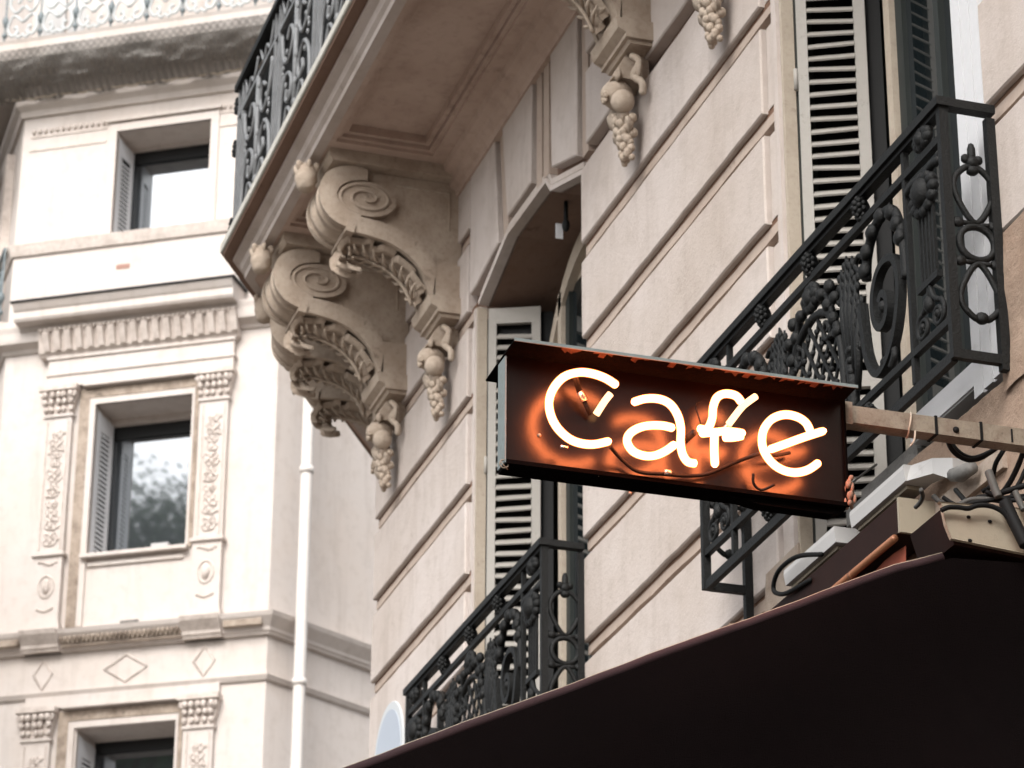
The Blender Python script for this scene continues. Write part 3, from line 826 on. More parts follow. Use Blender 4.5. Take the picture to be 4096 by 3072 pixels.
# ------------------------------------------------------------------ window guards
GW, GH, GD = 2.12, 0.90, 0.176
def build_guard(label):
    g = thing('window_guard', label, 'railing', (0, 0, 0), 'wrought iron window guards')
    def G(s, z, o=0): return (s, o, z)                        # local: s along wall away from the camera, z up from the bottom
    P = lambda n, mb: part(n, mb, IRON, g)
    PS = lambda n, mb: parts(n, mb, IRON, g)
    P('top_rail', MB().box(G(-.022, GH - .03, -.03), G(GW + .022, GH, .028)).box(G(-.012, GH - .045, -.018), G(GW + .012, GH - .03, .016)))
    for z, h in ((.755, .026), (.125, .024), (0.0, .034)):
        P('rail', MB().box(G(.013, z - h / 2 + .012, -.010), G(GW - .013, z + h / 2 + .012, .012)))
    for s in (0, GW):
        P('post', MB().box(G(s - .0125, 0.0, -.014), G(s + .0125, GH - .045, .016)))
        P('wall_post', MB().box(G(s - .014, -.12 if s else -.02, -GD), G(s + .014, GH - .046, -GD + .03)))
        PS('return_rail', MB().box(G(s - .020, GH - .0305, -GD + .0), G(s + .020, GH - .001, -.0301)).box(G(s - .012, -.001, -GD + .03), G(s + .012, .030, -.0141)))
        # heart, ring and heart on the return
        m_ = MB(); cy = -GD / 2 - .005; n_ = (1, 0, 0)
        def Tt(a, z): return (s, cy + a, z)
        m_.tube([Tt(a, z) for a, z in [(p[0], p[1]) for p in catmull([(0, .475, 0), (.060, .56, 0), (.064, .625, 0), (.02, .672, 0), (0, .655, 0), (-.02, .672, 0), (-.064, .625, 0), (-.060, .56, 0)], 5, True)]], .011, 6, True)
        m_.tube([Tt(.060 * math.cos(R(k * 15)), .405 + .058 * math.sin(R(k * 15))) for k in range(24)], .012, 6, True)
        m_.tube([Tt(a, z) for a, z in [(p[0], p[1]) for p in catmull([(0, .335, 0), (.058, .25, 0), (.063, .19, 0), (.02, .145, 0), (0, .16, 0), (-.02, .145, 0), (-.063, .19, 0), (-.058, .25, 0)], 5, True)]], .011, 6, True)
        m_.ball(Tt(0, .69), (.02, .024, .022), 8, 5); m_.ball(Tt(0, .725), (.014, .015, .035), 8, 5); m_.ball(Tt(-.022, .70), (.014, .016, .016), 8, 5); m_.ball(Tt(.022, .70), (.014, .016, .016), 8, 5)
        m_.ball(Tt(0, .66), (.02, .022, .016), 8, 5); m_.ball(Tt(0, .148), (.02, .024, .02), 8, 5)
        for a in (-.06, .06):
            m_.ball(Tt(a, .472), (.014, .022, .018), 8, 5); m_.ball(Tt(a, .338), (.014, .022, .018), 8, 5)
            m_.tube([Tt(a * .1, .47), Tt(a, .475)], .009, 6); m_.tube([Tt(a * .1, .337), Tt(a, .337)], .009, 6)
        P('heart_scroll', m_)
    for s in (.285, GW - .285):
        P('upright', MB().box(G(s - .010, .035, -.009), G(s + .010, GH - .046, .011)))
    def rosette(s, z, r=.040):
        m_ = MB()
        m_.ball(G(s, z, .004), (r * .62, .03, r), 10, 7)
        for k in range(9):
            t = k / 8; 
            for q in range(5):
                a = q * 1.2566 + k * .63; m_.ball(G(s + r * .60 * math.sin(math.pi * (.1 + .8 * t)) * math.cos(a), z + r * (1 - 2 * t), .006 + .026 * abs(math.sin(a)) * math.sin(math.pi * (.1 + .8 * t))), r * .26, 5, 4)
        P('rosette', m_)
    for s in (.625, 1.06, GW - .625):
        rosette(s, .822); rosette(s, .073, .034)
    for sd in (0, 1):
        f = (lambda s: s) if not sd else (lambda s: GW - s)
        C = lambda pts, k=6: [G(f(p[0]), p[1], .002) for p in catmull([(a, b, 0) for a, b in pts], k)]
        # end panel: acanthus tuft, mask, strings, two small scrolls
        m_ = MB()
        for k in range(9):
            a = R(k * 40); m_.ball(G(f(.13 + .035 * math.cos(a)), .825 + .022 * math.sin(a), .008), (.030, .020, .022), 7, 5)
        m_.ball(G(f(.13), .822, .012), (.03, .028, .03), 8, 5)
        m_.box(G(f(.03), .715, -.006), G(f(.27), .727, .010))
        P('leaf_tuft', m_)
        m_ = MB()
        m_.ball(G(f(.15), .64, .012), (.050, .036, .050), 12, 8, None, lambda t, p: 1 + .10 * math.sin(6 * p) * math.sin(5 * t))
        for k in range(12):
            a = R(k * 30); m_.ball(G(f(.15 + .068 * math.cos(a)), .635 + .058 * math.sin(a), .006), (.026, .020, .022), 6, 4)
        m_.tube(C([(.27, .70), (.22, .71), (.17, .70)]), .016, 6); m_.tube(C([(.03, .70), (.08, .71), (.13, .70)]), .016, 6)
        P('mask', m_)
        m_ = MB()
        for s in (.10, .125, .15, .175, .20): m_.box(G(f(s) - .005, .335, -.005), G(f(s) + .005, .60, .006))
        m_.box(G(f(.075), .315, -.008), G(f(.225), .338, .012))
        P('lyre', m_)
        m_ = MB()
        for c0, sg in ((.095, 1), (.205, -1)):
            m_.tube([G(f(a), b, .004) for a, b in spiral((c0, .195), .048, .008, R(90 if sg > 0 else 90), 1.6 * sg, 24)], .0085, 6)
            m_.ball(G(f(c0), .195, .006), .014, 7, 5)
            m_.tube(C([(c0, .243), (.13 if sg > 0 else .17, .27), (.15, .315)]), .010, 6)
        m_.ball(G(f(.15), .25, .008), (.022, .02, .03), 8, 5)
        P('base_scroll', m_)
        # arch with leaves
        m_ = MB()
        m_.tube(C([(.315, .42), (.325, .56), (.37, .68), (.45, .722), (.54, .70), (.60, .63), (.615, .55)]), .017, 7)
        for k, (a, b) in enumerate([(.33, .57), (.35, .63), (.39, .69), (.47, .715), (.54, .69), (.59, .64), (.61, .58)]):
            m_.ball(G(f(a), b, .012), (.030, .020, .030), 7, 5, Matrix.Rotation(k * .5, 3, 'Y'))
        P('leafy_arch', m_)
        # broad scroll
        m_ = MB()
        w_ = C([(.655, .48), (.645, .38), (.625, .28), (.58, .205), (.53, .182), (.46, .21), (.40, .28), (.365, .37), (.36, .45), (.39, .525), (.46, .545), (.52, .52), (.555, .46), (.555, .39), (.52, .335), (.475, .335), (.448, .375), (.455, .42), (.485, .44), (.508, .42)], 4)
        m_.strip(w_, (0, 1, 0), .026, .030)
        m_.ball(G(f(.485), .395, .006), (.022, .020, .022), 8, 5)
        m_.tube(C([(.44, .24), (.43, .20), (.46, .17)]), .013, 6); m_.ball(G(f(.50), .205, .004), (.02, .018, .02), 7, 5)
        P('broad_scroll', m_)
        # corn ears and leaves rising beside the basket
        m_ = MB()
        for a0, b0, a1, b1 in ((.76, .30, .72, .69), (.77, .30, .765, .71), (.78, .30, .81, .68), (.74, .28, .68, .62), (.72, .2, .66, .52)):
            m_.tube([G(f(a0), b0, .002), G(f((a0 + a1) / 2), (b0 + b1) / 2, .006), G(f(a1), b1, .004)], [.010, .017, .004], 6)
            for t in (.45, .58, .7, .82, .92):
                for e in (-1, 1): m_.ball(G(f(a0 + (a1 - a0) * t + e * .013), b0 + (b1 - b0) * t, .006), (.011, .010, .018), 5, 4)
        m_.tube(C([(.76, .14), (.755, .22), (.77, .32)]), .020, 7)
        for z in (.16, .2, .24, .28, .32, .36): m_.ball(G(f(.76), z, .008), (.026, .016, .016), 7, 4)
        m_.tube(C([(.66, .60), (.70, .645), (.67, .665), (.64, .65)]), .010, 5); m_.tube(C([(.83, .56), (.86, .60), (.83, .63)]), .010, 5)
        P('wheat_sheaf', m_)
        # half of the basket rim with pendants
        m_ = MB()
        m_.tube(C([(.835, .14), (.825, .30), (.845, .44), (.90, .55), (.98, .60), (1.06, .615)]), .015, 7)
        m_.tube(C([(.90, .56), (.93, .635), (.98, .665), (1.06, .655)]), .013, 6)
        m_.tube([G(f(a), b, .004) for a, b in spiral((.945, .52), .048, .01, R(100), 1.4, 20)], .009, 6)
        for k, (a, b) in enumerate([(.85, .47), (.88, .53), (.92, .60), (.97, .66), (1.02, .69), (.90, .66), (.86, .60)]):
            m_.ball(G(f(a), b, .010), (.028, .020, .024), 7, 5, Matrix.Rotation(k, 3, 'Y'))
        P('basket_rim', m_)
    m_ = MB()
    for k in range(-5, 11):
        for sg in (1, -1):
            pts = []
            for t in [i / 14 for i in range(15)]:
                z = .15 + .44 * t; s = 1.06 + sg * ((k - 2.5) * .075 + (t - .5) * .30)
                lim = .215 * math.sqrt(max(0, 1 - ((z - .30) / .32) ** 2)) if z > .30 else .215
                if abs(s - 1.06) <= lim: pts.append(G(s, z, .003 * sg))
            if len(pts) > 1: m_.strip(pts, (0, 1, 0), .013, .008)
    for i in range(6):
        for j in range(7):
            s = 1.06 + (i - 2.5) * .075 + (.0375 if j % 2 else 0); z = .17 + j * .0625
            lim = .2 * math.sqrt(max(0, 1 - ((z - .30) / .32) ** 2)) if z > .3 else .2
            if abs(s - 1.06) < lim: m_.ball(G(s, z, .008), (.012, .010, .012), 5, 4)
    P('lattice_basket', m_)
    m_ = MB(); 
    for k in range(10):
        a = R(k * 36); m_.ball(G(1.06 + .045 * math.cos(a), .69 + .035 * math.sin(a), .008), (.024, .018, .024), 6, 4)
    m_.ball(G(1.06, .69, .012), (.035, .026, .035), 8, 6)
    P('crown_leaf', m_)
    return g
g1 = build_guard('black wrought iron window guard above the awning, behind the right end of the neon sign')
g1.location = W(7.645, 5.49, GD)
g2 = copy_tree(g1)
g2['label'] = 'black wrought iron window guard below the sign, partly hidden by the awning edge'
g2.location = W(11.665, 5.49, GD)

# ------------------------------------------------------------------ neon sign
SX = 7.2
sg = thing('neon_sign', 'dark rectangular sign box with lit orange neon Cafe lettering on a steel arm', 'sign', (SX, -2.74, 4.755))
YL, YR, ZB, ZT = -2.250, -3.236, 4.758, 5.078
def SG(y, z, o=0): return (SX - o, y, z)                      # o towards the camera
def pan(u, v):
    y = YL + (YR - YL) * u; z = ZB + .012 + (ZT - ZB - .012) * v
    return (SX + .0 + .0022 * noise.noise((y * 5, z * 5, 3)), y, z)
part('back_panel', MB().grid(pan, 30, 12).box((SX + .006, YL - .003, ZB + .003), (SX + .054, YR + .003, ZT)), SIGNB, sg)
part('edge_trim', MB().box((SX - .008, YL + .004, ZB + .004), (SX + .056, YL, ZT - .004)), SIGNE, sg)
part('bottom_lip', MB().hexa([(SX - .012, YL, ZB), (SX - .012, YR, ZB), (SX + .060, YR, ZB - .006), (SX + .060, YL, ZB - .006), (SX - .012, YL, ZB + .012), (SX - .012, YR, ZB + .012), (SX + .060, YR, ZB + .004), (SX + .060, YL, ZB + .004)])
     .prism([(-2.90, ZB - .004), (-2.98, ZB - .020), (-3.20, ZB - .022), (-3.236, ZB - .004)], lambda y, z, w_: (SX + w_, y, z), .006, .05), SIGNO, sg)
part('end_cap', MB().box((SX - .012, YR, ZB), (SX + .06, YR - .006, ZT)), SIGNO, sg)
lid = MB()
zf, zk = 5.080, 5.072
lid.hexa([(SX - .10, YL + .006, zf), (SX - .10, YR - .004, zf), (SX + .165, YR - .004, zk), (SX + .165, YL + .006, zk), (SX - .10, YL + .006, zf + .005), (SX - .10, YR - .004, zf + .005), (SX + .165, YR - .004, zk + .005), (SX + .165, YL + .006, zk + .005)])
part('lid', lid, SIGNO, sg)
rs = MB(); rn = random.Random(21)
for k in range(46):
    y0 = YL - .13 - .84 * k / 46; a_, b_ = rn.choice((.004, .012, .02, .03)), rn.choice((.004, .010, .018, .034))
    if rn.random() < .3: continue
    rs.hexa([(SX - .098, y0, zf - .0022), (SX - .098, y0 - .0185, zf - .0022), (SX - .098 + b_, y0 - .0185, zf - .0012), (SX - .098 + a_, y0, zf - .0012), (SX - .098, y0, zf - .0004), (SX - .098, y0 - .0185, zf - .0004), (SX - .098 + b_, y0 - .0185, zf - .0004), (SX - .098 + a_, y0, zf - .0004)])
q = part('rust_patch', rs, RUST, sg); q['kind'] = 'stuff'
part('lid_edge', MB().box((SX - .103, YL + .008, zf - .003), (SX - .1001, YR - .006, zf + .006)), SIGNE, sg)
# letters: traced strokes on the plane of the tubes
TO = 0.072
def ptz(x, y):                                                # sign-face units (0..2212 wide crop) -> y, z on the tube plane
    k = 0.7233; px_, py_ = 1850 + x * k - 2048, 1300 + y * k - 1536
    f = 12242.77
    d = RT * px_ / f - UP * py_ / f + FW
    t = (SX - TO) / d.x
    return (SX - TO, d.y * t, 1.6 + d.z * t)
def letter(strokes, ends=()):
    core_, shell = MB(), MB()
    for st in strokes:
        pts = catmull([ptz(*q[:2]) for q in st], 7)
        dz = [q[2] if len(q) > 2 else 0 for q in st]
        full = []
        for i, p_ in enumerate(pts):
            f = i / 7; a = min(int(f), len(dz) - 1); b = min(a + 1, len(dz) - 1)
            full.append(p_ + Vector((dz[a] + (dz[b] - dz[a]) * (f - a), 0, 0)))
        n = len(full)
        core_.tube(full, [.0100 * (0.45 if i in (0, n - 1) else .85 if i in (1, n - 2) else 1) for i in range(n)], 10)
        shell.tube(full, [.0124 * (0.5 if i in (0, n - 1) else .9 if i in (1, n - 2) else 1) for i in range(n)], 10)
    o = part('neon_letter', core_, NEON, sg)
    part('glass_shell', shell, SHELL, o)
    if ends:
        e = MB()
        for st in ends:
            pts = catmull([Vector(ptz(*q[:2])) + Vector((q[2] if len(q) > 2 else 0, 0, 0)) for q in st], 5)
            e.tube(pts, .0098, 9)
        part('tube_end', e, NEONE, o)
    return o
letter([[(858, 338), (795, 297), (722, 270), (645, 262), (565, 285), (508, 343), (480, 415), (486, 490), (520, 562), (580, 622), (645, 652), (725, 660), (820, 640)]],
       [[(832, 365, .02), (812, 392, .04), (776, 452, .055)]])
letter([[(938, 430), (1010, 408), (1090, 410), (1150, 440), (1190, 500), (1207, 570), (1206, 650), (1218, 715), (1248, 757), (1295, 766)],
        [(1172, 572), (1100, 556), (1005, 560), (935, 592), (910, 640), (940, 695), (1000, 722), (1062, 722), (1122, 697), (1180, 655)]])
letter([[(1545, 432), (1512, 392), (1452, 380), (1407, 402), (1386, 455), (1380, 520), (1352, 575), (1300, 570)],
        [(1394, 590), (1392, 680), (1396, 785)], [(1312, 602), (1400, 592), (1470, 588), (1562, 600)], [(1440, 622), (1500, 622), (1552, 612)]],
       [[(1622, 395), (1580, 425), (1548, 452, .01), (1508, 512, .05)]])
letter([[(1690, 692), (1780, 660), (1890, 620), (2008, 582)],
        [(1925, 592), (1900, 542), (1850, 508), (1780, 496), (1712, 520), (1668, 575), (1656, 640), (1670, 702), (1712, 762), (1772, 802), (1842, 816), (1912, 800), (1975, 757)]])
wire = MB()
def wpt(x, y, o): v = Vector(ptz(x, y)); v.x = SX - o; return v
wire.tube(catmull([wpt(825, 665, .06), wpt(920, 722, .03), (wpt(1010, 772, .02)), wpt(1140, 785, .02), wpt(1290, 795, .02), wpt(1400, 782, .02), wpt(1550, 722, .025), wpt(1665, 690, .05)], 6), .0055, 7)
wire.tube(catmull([wpt(1690, 690, .05), wpt(1760, 690, .03), wpt(1850, 668, .02)], 6), .0050, 7)
wire.tube(catmull([wpt(1640, 790, .03), wpt(1650, 840, .02), wpt(1700, 868, .012), wpt(1760, 850, .03)], 6), .004, 6)
wire.tube([wpt(625, 262, .06), wpt(672, 340, .035)], .0085, 8); wire.tube([wpt(700, 385, .03), wpt(745, 452, .015)], .0065, 8)
wire.tube(catmull([wpt(640, 215, .01), wpt(690, 205, .02), wpt(745, 250, .06)], 6), .0022, 5)
wire.tube(catmull([wpt(1365, 375, .01), wpt(1325, 400, .02), wpt(1335, 470, .03), wpt(1350, 520, .03)], 6), .0022, 5)
wire.tube([wpt(1290, 585, .06), wpt(1265, 600, .0)], .009, 8)
part('wiring', wire, CABLE, sg)
cap = MB(); cap.tube([wpt(672, 340, .035), wpt(702, 388, .03)], .0095, 10); cap.tube([wpt(1150, 778, .025), wpt(1185, 782, .025)], .0085, 8); cap.tube([wpt(556, 655, .05), wpt(596, 662, .05)], .005, 6); cap.tube([wpt(1508, 512, .02), wpt(1488, 535, .01)], .008, 8)
parts('electrode_cap', cap, SILVER, sg)
ring_ = MB(); c_ = wpt(272, 716, .004)
ring_.tube([c_ + Vector((0, .012 * math.cos(R(k * 30)), .012 * math.sin(R(k * 30)))) for k in range(12)], .0022, 5, True)
ring_.tube([c_ + Vector((-.002, .012, .006)), c_ + Vector((-.002, -.010, -.016))], .0018, 5)
for q in ((470, 555), (800, 775), (1590, 870), (975, 880)): ring_.ball(wpt(*q, .002), .0055, 7, 5)
parts('screw', ring_, ARMM, sg)
arm = MB()
zA = 5.045
arm.box((SX + .0, YR - .0065, zA - .026), (SX + .052, -4.06, zA + .026))
arm.box((SX - .006, YR - .0065, zA - .034), (SX + .058, YR - .03, zA + .034))
part('bracket_arm', arm, ARMM, sg)
ab = MB()
for y in (-3.52, -3.66): ab.box((SX - .003, y, zA - .029), (SX + .056, y - .008, zA + .029))
ab.ball((SX - .001, -3.585, zA - .006), (.008, .010, .010), 8, 6); ab.box((SX - .002, -3.757, zA - .02), (SX + .001, -3.762, zA + .02))
parts('strap', ab, CABLE, sg)
ab = MB(); ab.tube([(SX + .026 + .036 * math.cos(R(k * 20)), -3.452 - .012 * math.sin(R(k * 20 + 60)), zA + .036 * math.sin(R(k * 20))) for k in range(18)], .003, 5, True)
ab.tube(catmull([(SX - .008, -3.455, zA - .03), (SX - .008, -3.45, zA - .06), (SX, -3.44, zA - .075)], 4), .003, 5)
part('cable_tie', ab, CASE, sg)
nestm = MB(); rn = random.Random(5)
for k in range(26):
    c0 = Vector((SX - .01 + rn.uniform(-.012, .02), YR - .008 + rn.uniform(-.01, .006), 4.775 + rn.uniform(-.012, .07)))
    nestm.ball(c0, (rn.uniform(.006, .011), rn.uniform(.004, .008), rn.uniform(.008, .016)), 6, 4)
part('wasp_nest', nestm, GRIME, sg)

# ------------------------------------------------------------------ awning
AX = 7.2
aw = thing('awning', 'dark brown cloth awning with a rolled edge coloured as sky-lit, filling the lower right corner', 'awning', (AX + 1.5, WY + .1, 3.2))
def apx(px_, py_):                                            # straight edge of the cloth in the plane of the side curtain
    d = RT * (px_ - 2048) / 12242.77 - UP * (py_ - 1536) / 12242.77 + FW
    t = AX / d.x
    return (d.y * t, 1.6 + d.z * t)
E = [(-3.99, 4.66), apx(4096, 2236), apx(3800, 2218), apx(3600, 2270), apx(2566, 2648), apx(1380, 3086)]
E.append((-1.35, E[-1][1] + (E[-1][1] - E[-2][1]) / (E[-1][0] - E[-2][0]) * (-1.35 - E[-1][0])))
def edge_at(y):
    for (a, b), (c, d) in zip(E, E[1:]):
        if a <= y <= c: return b + (d - b) * (y - a) / (c - a)
    return E[0][1] if y < E[0][0] else E[-1][1]
side = MB()
def sp_(u, v):
    y = -3.985 + (-1.35 + 3.985) * u; zt = edge_at(y) - .012; z = zt + (2.9 - zt) * v
    f = .035 * math.sin((y * 1.3 + z * 1.9) * 3.1) * (0.25 + v) + .022 * noise.noise((y * 2.2, z * 2.2, 0)) * min(1, v * 4 + .1) + 0.05 * math.exp(-((z - 3.92 - (y + 3.75) * 1.4) / .07) ** 2) * v
    return (AX - f, y, z)
side.grid(sp_, 90, 50)
part('side_curtain', side, FABRIC, aw)
topm = MB()
topm.grid(lambda u, v: (AX + .01 + 3.6 * v, -3.80 + 2.45 * u, edge_at(-3.80 + 2.45 * u) - .004 - .03 * math.sin(math.pi * v) * math.sin(math.pi * u)), 20, 14)
part('top_cloth', topm, FABRIC, aw)
hem = MB()
y0_ = apx(3775, 2218)[0]
ys = [y0_ + (-1.35 - y0_) * i / 30 for i in range(31)]
hem.tube([(AX + .012, y, edge_at(y) - .001 + .0016 * math.sin(y * 11) + .0008 * math.sin(y * 37)) for y in ys], .015, 10)
part('rolled_hem', hem, HEM, aw)
hem2 = MB(); hem2.tube([(AX + .010, y, edge_at(y) + .0142 + .0016 * math.sin(y * 11) + .0008 * math.sin(y * 37)) for y in ys], .0019, 5)
part('edge_cord', hem2, BEIGE, aw)
part('front_bar', MB().tube([(AX, -1.35, edge_at(-1.35) - .03), (AX + 3.6, -1.35, edge_at(-1.35) - .03)], .035, 10), BEIGE, aw)
ep = MB()
ep.prism([(-3.520, 4.800), (-3.512, 4.806), (-3.83, 4.822), (-3.98, 4.80), (-3.98, 4.665), (-3.545, 4.700), (-3.53, 4.74)], lambda y, z, o: (AX - .012 + o, y, z), .012, 0, .003)
part('end_plate', ep, BEIGE, aw)
part('roller_box', MB().prism([(-3.53, 4.795), (-3.83, 4.815), (-3.98, 4.795), (-3.98, 4.66), (-3.56, 4.69)], lambda y, z, o: (AX + o, y, z), .003, .22), MAROON, aw)
sm_ = MB(); 
for y, z in ((-3.60, 4.77), (-3.665, 4.765), (-3.60, 4.70), (-3.77, 4.705)): sm_.ball((AX - .016, y, z), (.004, .007, .005), 7, 5)
parts('screw', sm_, CABLE, aw)

# second box higher on the wall with its end plate facing the camera
bx2 = thing('awning_box', 'long maroon awning box on the wall with a beige end plate', 'awning box', (9.3, WY + .1, 5.1))
Z0, Z1, Y0, Y1 = 5.137, 5.247, -3.985, -3.865
BX0 = 8.20
part('cassette', MB().box((BX0, Y0, Z0), (11.3, Y1, Z1)), MAROON, bx2)
part('end_plate', MB().box((BX0 - .012, Y0 - .002, Z0 - .004), (BX0 - .001, Y1 + .004, Z1 + .004)), BEIGE, bx2)
part('roller_tube', MB().tube([(BX0 + .02, -3.858, Z0 - .014), (11.3, -3.855, Z0 - .020)], .0125, 10).tube([(BX0 + .35, -3.857, Z0 - .018), (BX0 + .365, -3.857, Z0 - .018)], .0145, 10), ORANGE, bx2)
rc = MB(); rc.grid(lambda u, v: (BX0 + .03 + 3.0 * u, -3.90 + .02 * v + .01 * math.sin(u * 40), Z0 - .03 - .34 * v), 40, 4)
part('furled_cloth', rc, RED, bx2)

# white strip lamps on the wall
def lamp(x0, x1, bend, label):
    t = thing('wall_lamp', label, 'lamp', ((x0 + x1) / 2, WY, 5.35), 'white strip lamps over the awning')
    m_ = MB(); yy = WY + .088
    sec = [(.0, .0), (.0, .045), (.012, .056), (.092, .056), (.094, .040), (.088, .0)]
    m_.extrude([(WY + .03 + a, 5.302 + b) for a, b in sec], lambda a, b, t_: (t_, a, b), x0, x1)
    part('housing', m_, LAMPW, t)
    part('diffuser', MB().extrude([(WY + .045, 5.286), (WY + .1, 5.290), (WY + .1, 5.3015), (WY + .045, 5.3015)], lambda a, b, t_: (t_, a, b), x0 + .03, x1 - .01), BEIGE, t)
    if bend:
        q = MB(); 
        q.hexa([(x0, WY + .03, 5.302), (x0, WY + .115, 5.302), (x0 - .10, WY + .07, 5.294), (x0 - .10, WY + .01, 5.294), (x0, WY + .03, 5.356), (x0, WY + .10, 5.356), (x0 - .10, WY + .07, 5.346), (x0 - .10, WY + .01, 5.346)])
        q.hexa([(x0 - .10, WY + .01, 5.294), (x0 - .10, WY + .07, 5.294), (x0 - .20, WY + .05, 5.235), (x0 - .20, WY + .005, 5.235), (x0 - .10, WY + .01, 5.346), (x0 - .10, WY + .07, 5.346), (x0 - .20, WY + .05, 5.31), (x0 - .20, WY + .005, 5.31)])
        part('bracket', q, LAMPW, t)
        part('plug', MB().tube([(x0 - .19, WY + .045, 5.256), (x0 - .25, WY + .05, 5.235), (x0 - .33, WY + .05, 5.225)], [.022, .027, .022], 9), RAILD, t)
    return t
lamp(8.17, 8.60, True, 'white strip lamp with a bent bracket, nearer of two above the awning box')
lamp(8.73, 9.17, False, 'white strip lamp farther along the wall, below the hanging foot of the guard')

# cables
def cable(pts, r, m, label, group='cables by the awning'):
    mb = MB().tube(catmull(pts, 7), r, 7)
    return single('cable', mb, m, label, 'cable', group)
def cpx(pts, x0, x1):
    # cable run given as sight lines, each point placed at its own distance
    out = []
    for i, (a, b) in enumerate(pts):
        d = RT * (3500 + a * .5423 - 2048) / 12242.77 - UP * (1400 + b * .5423 - 1536) / 12242.77 + FW
        t = (x0 + (x1 - x0) * i / (len(pts) - 1)) / d.x
        out.append((d.x * t, d.y * t, 1.6 + d.z * t))
    return out
cable(cpx([(535, 610), (545, 690), (580, 750), (640, 795), (705, 812), (780, 795), (850, 755), (915, 710)], 7.26, 7.30), .0075, CABLE, 'black cable hanging in a loop under the sign arm')
cable(cpx([(560, 640), (580, 700), (620, 748), (670, 780), (730, 792), (800, 770), (870, 735)], 7.31, 7.33), .0055, CABLE, 'thinner black cable doubling the loop under the sign arm')
cable(cpx([(985, 690), (935, 760), (890, 840), (875, 910), (868, 970), (845, 1015), (790, 1045)], 7.30, 7.36), .0072, CABLE, 'black cable curving down from the arm to the dark plug')
cable(cpx([(1105, 720), (1078, 800), (1040, 890), (990, 985), (930, 1060), (850, 1085)], 7.26, 7.34), .0085, CABLE, 'black cable sloping down to the left at the right edge beside the wall')
cable(cpx([(1110, 880), (1075, 960), (1030, 1040), (1000, 1090)], 7.24, 7.28), .0070, CABLE, 'short black cable bending down at the right edge')
cable(cpx([(1120, 995), (1010, 1028), (905, 1062), (800, 1085), (760, 1090)], 7.22, 7.30), .0090, CABLE, 'thick black cable lying across the tangle over the beige plate')
cable(cpx([(490, 1182), (545, 1160), (620, 1160), (690, 1168), (760, 1146), (850, 1150), (930, 1185), (985, 1240), (1010, 1300)], 7.17, 7.15), .0075, CABLE, 'black cable running along the top of the beige end plate')
cable(cpx([(430, 1075), (480, 1120), (560, 1150), (625, 1138), (700, 1106), (800, 1100), (890, 1108), (965, 1125)], 7.34, 7.24), .0080, CABLEG, 'grey cable drooping from the lamp bracket across the beige plate')
cable(cpx([(838, 895), (862, 960), (888, 1030), (912, 1085)], 7.22, 7.20), .0125, CABLEG, 'short thick grey cable end standing up in the tangle')
cable(cpx([(1035, 1045), (1066, 1115), (1098, 1180)], 7.18, 7.16), .0095, CABLEG, 'grey cable end at the right edge of the tangle')
cable(cpx([(500, 1085), (570, 1130), (640, 1152), (720, 1128), (830, 1112), (950, 1090), (1100, 1075)], 7.30, 7.22), .0065, CABLE, 'black cable winding through the middle of the tangle')
cable(cpx([(820, 1045), (900, 1075), (1000, 1108), (1110, 1095)], 7.26, 7.20), .0070, CABLE, 'thin black cable rising from the plug to the right edge')
cable(cpx([(960, 1120), (1010, 1230), (1060, 1330), (1115, 1440)], 7.17, 7.12), .0190, CABLE, 'thickest black cable going down past the right end of the beige plate')
cable(cpx([(340, 1030), (352, 1080), (330, 1130), (300, 1160)], 7.60, 7.70), .0070, CABLEG, 'grey cable curling below the bent lamp bracket')
cable([(7.92, -3.93, 5.18), (7.86, -3.93, 5.12), (7.80, -3.93, 5.05), (7.64, -3.90, 4.97), (7.5, -3.88, 4.91)], .008, CABLE, 'black cable dropping behind the beige end plate of the box')
cable([(8.72, -3.86, 5.44), (8.62, -3.86, 5.435), (8.50, -3.88, 5.45), (8.42, -3.90, 5.46)], .004, CABLEG, 'thin grey cable bowing over the nearer strip lamp')
cable([(8.80, -3.86, 5.28), (8.98, -3.845, 5.335), (9.13, -3.84, 5.335), (9.19, -3.845, 5.29), (9.10, -3.85, 5.245), (8.90, -3.86, 5.225)], .0085, CABLE, 'black cable looped in front of the farther strip lamp')

# ------------------------------------------------------------------ street name plate
sn = thing('street_plate', 'pale blue arched enamel street plate low on the wall at the building corner', 'sign', W(14.8, 6.22, .004))
arc = [(15.05, 6.10), (14.48, 6.10)] + [(14.765 - .285 * math.cos(R(k * 10)), 6.33 + .31 * math.sin(R(k * 10)) ** .9) for k in range(0, 19)]
part('plate_rim', MB().prism(arc, W2, .003, .014, .003), PLATEW, sn)
cxa = 14.765; 
part('plate_face', MB().prism([(cxa + (x - cxa) * .86, 6.33 + (z - 6.33) * .86) for x, z in arc], W2, .0142, .0175), PLATE, sn)

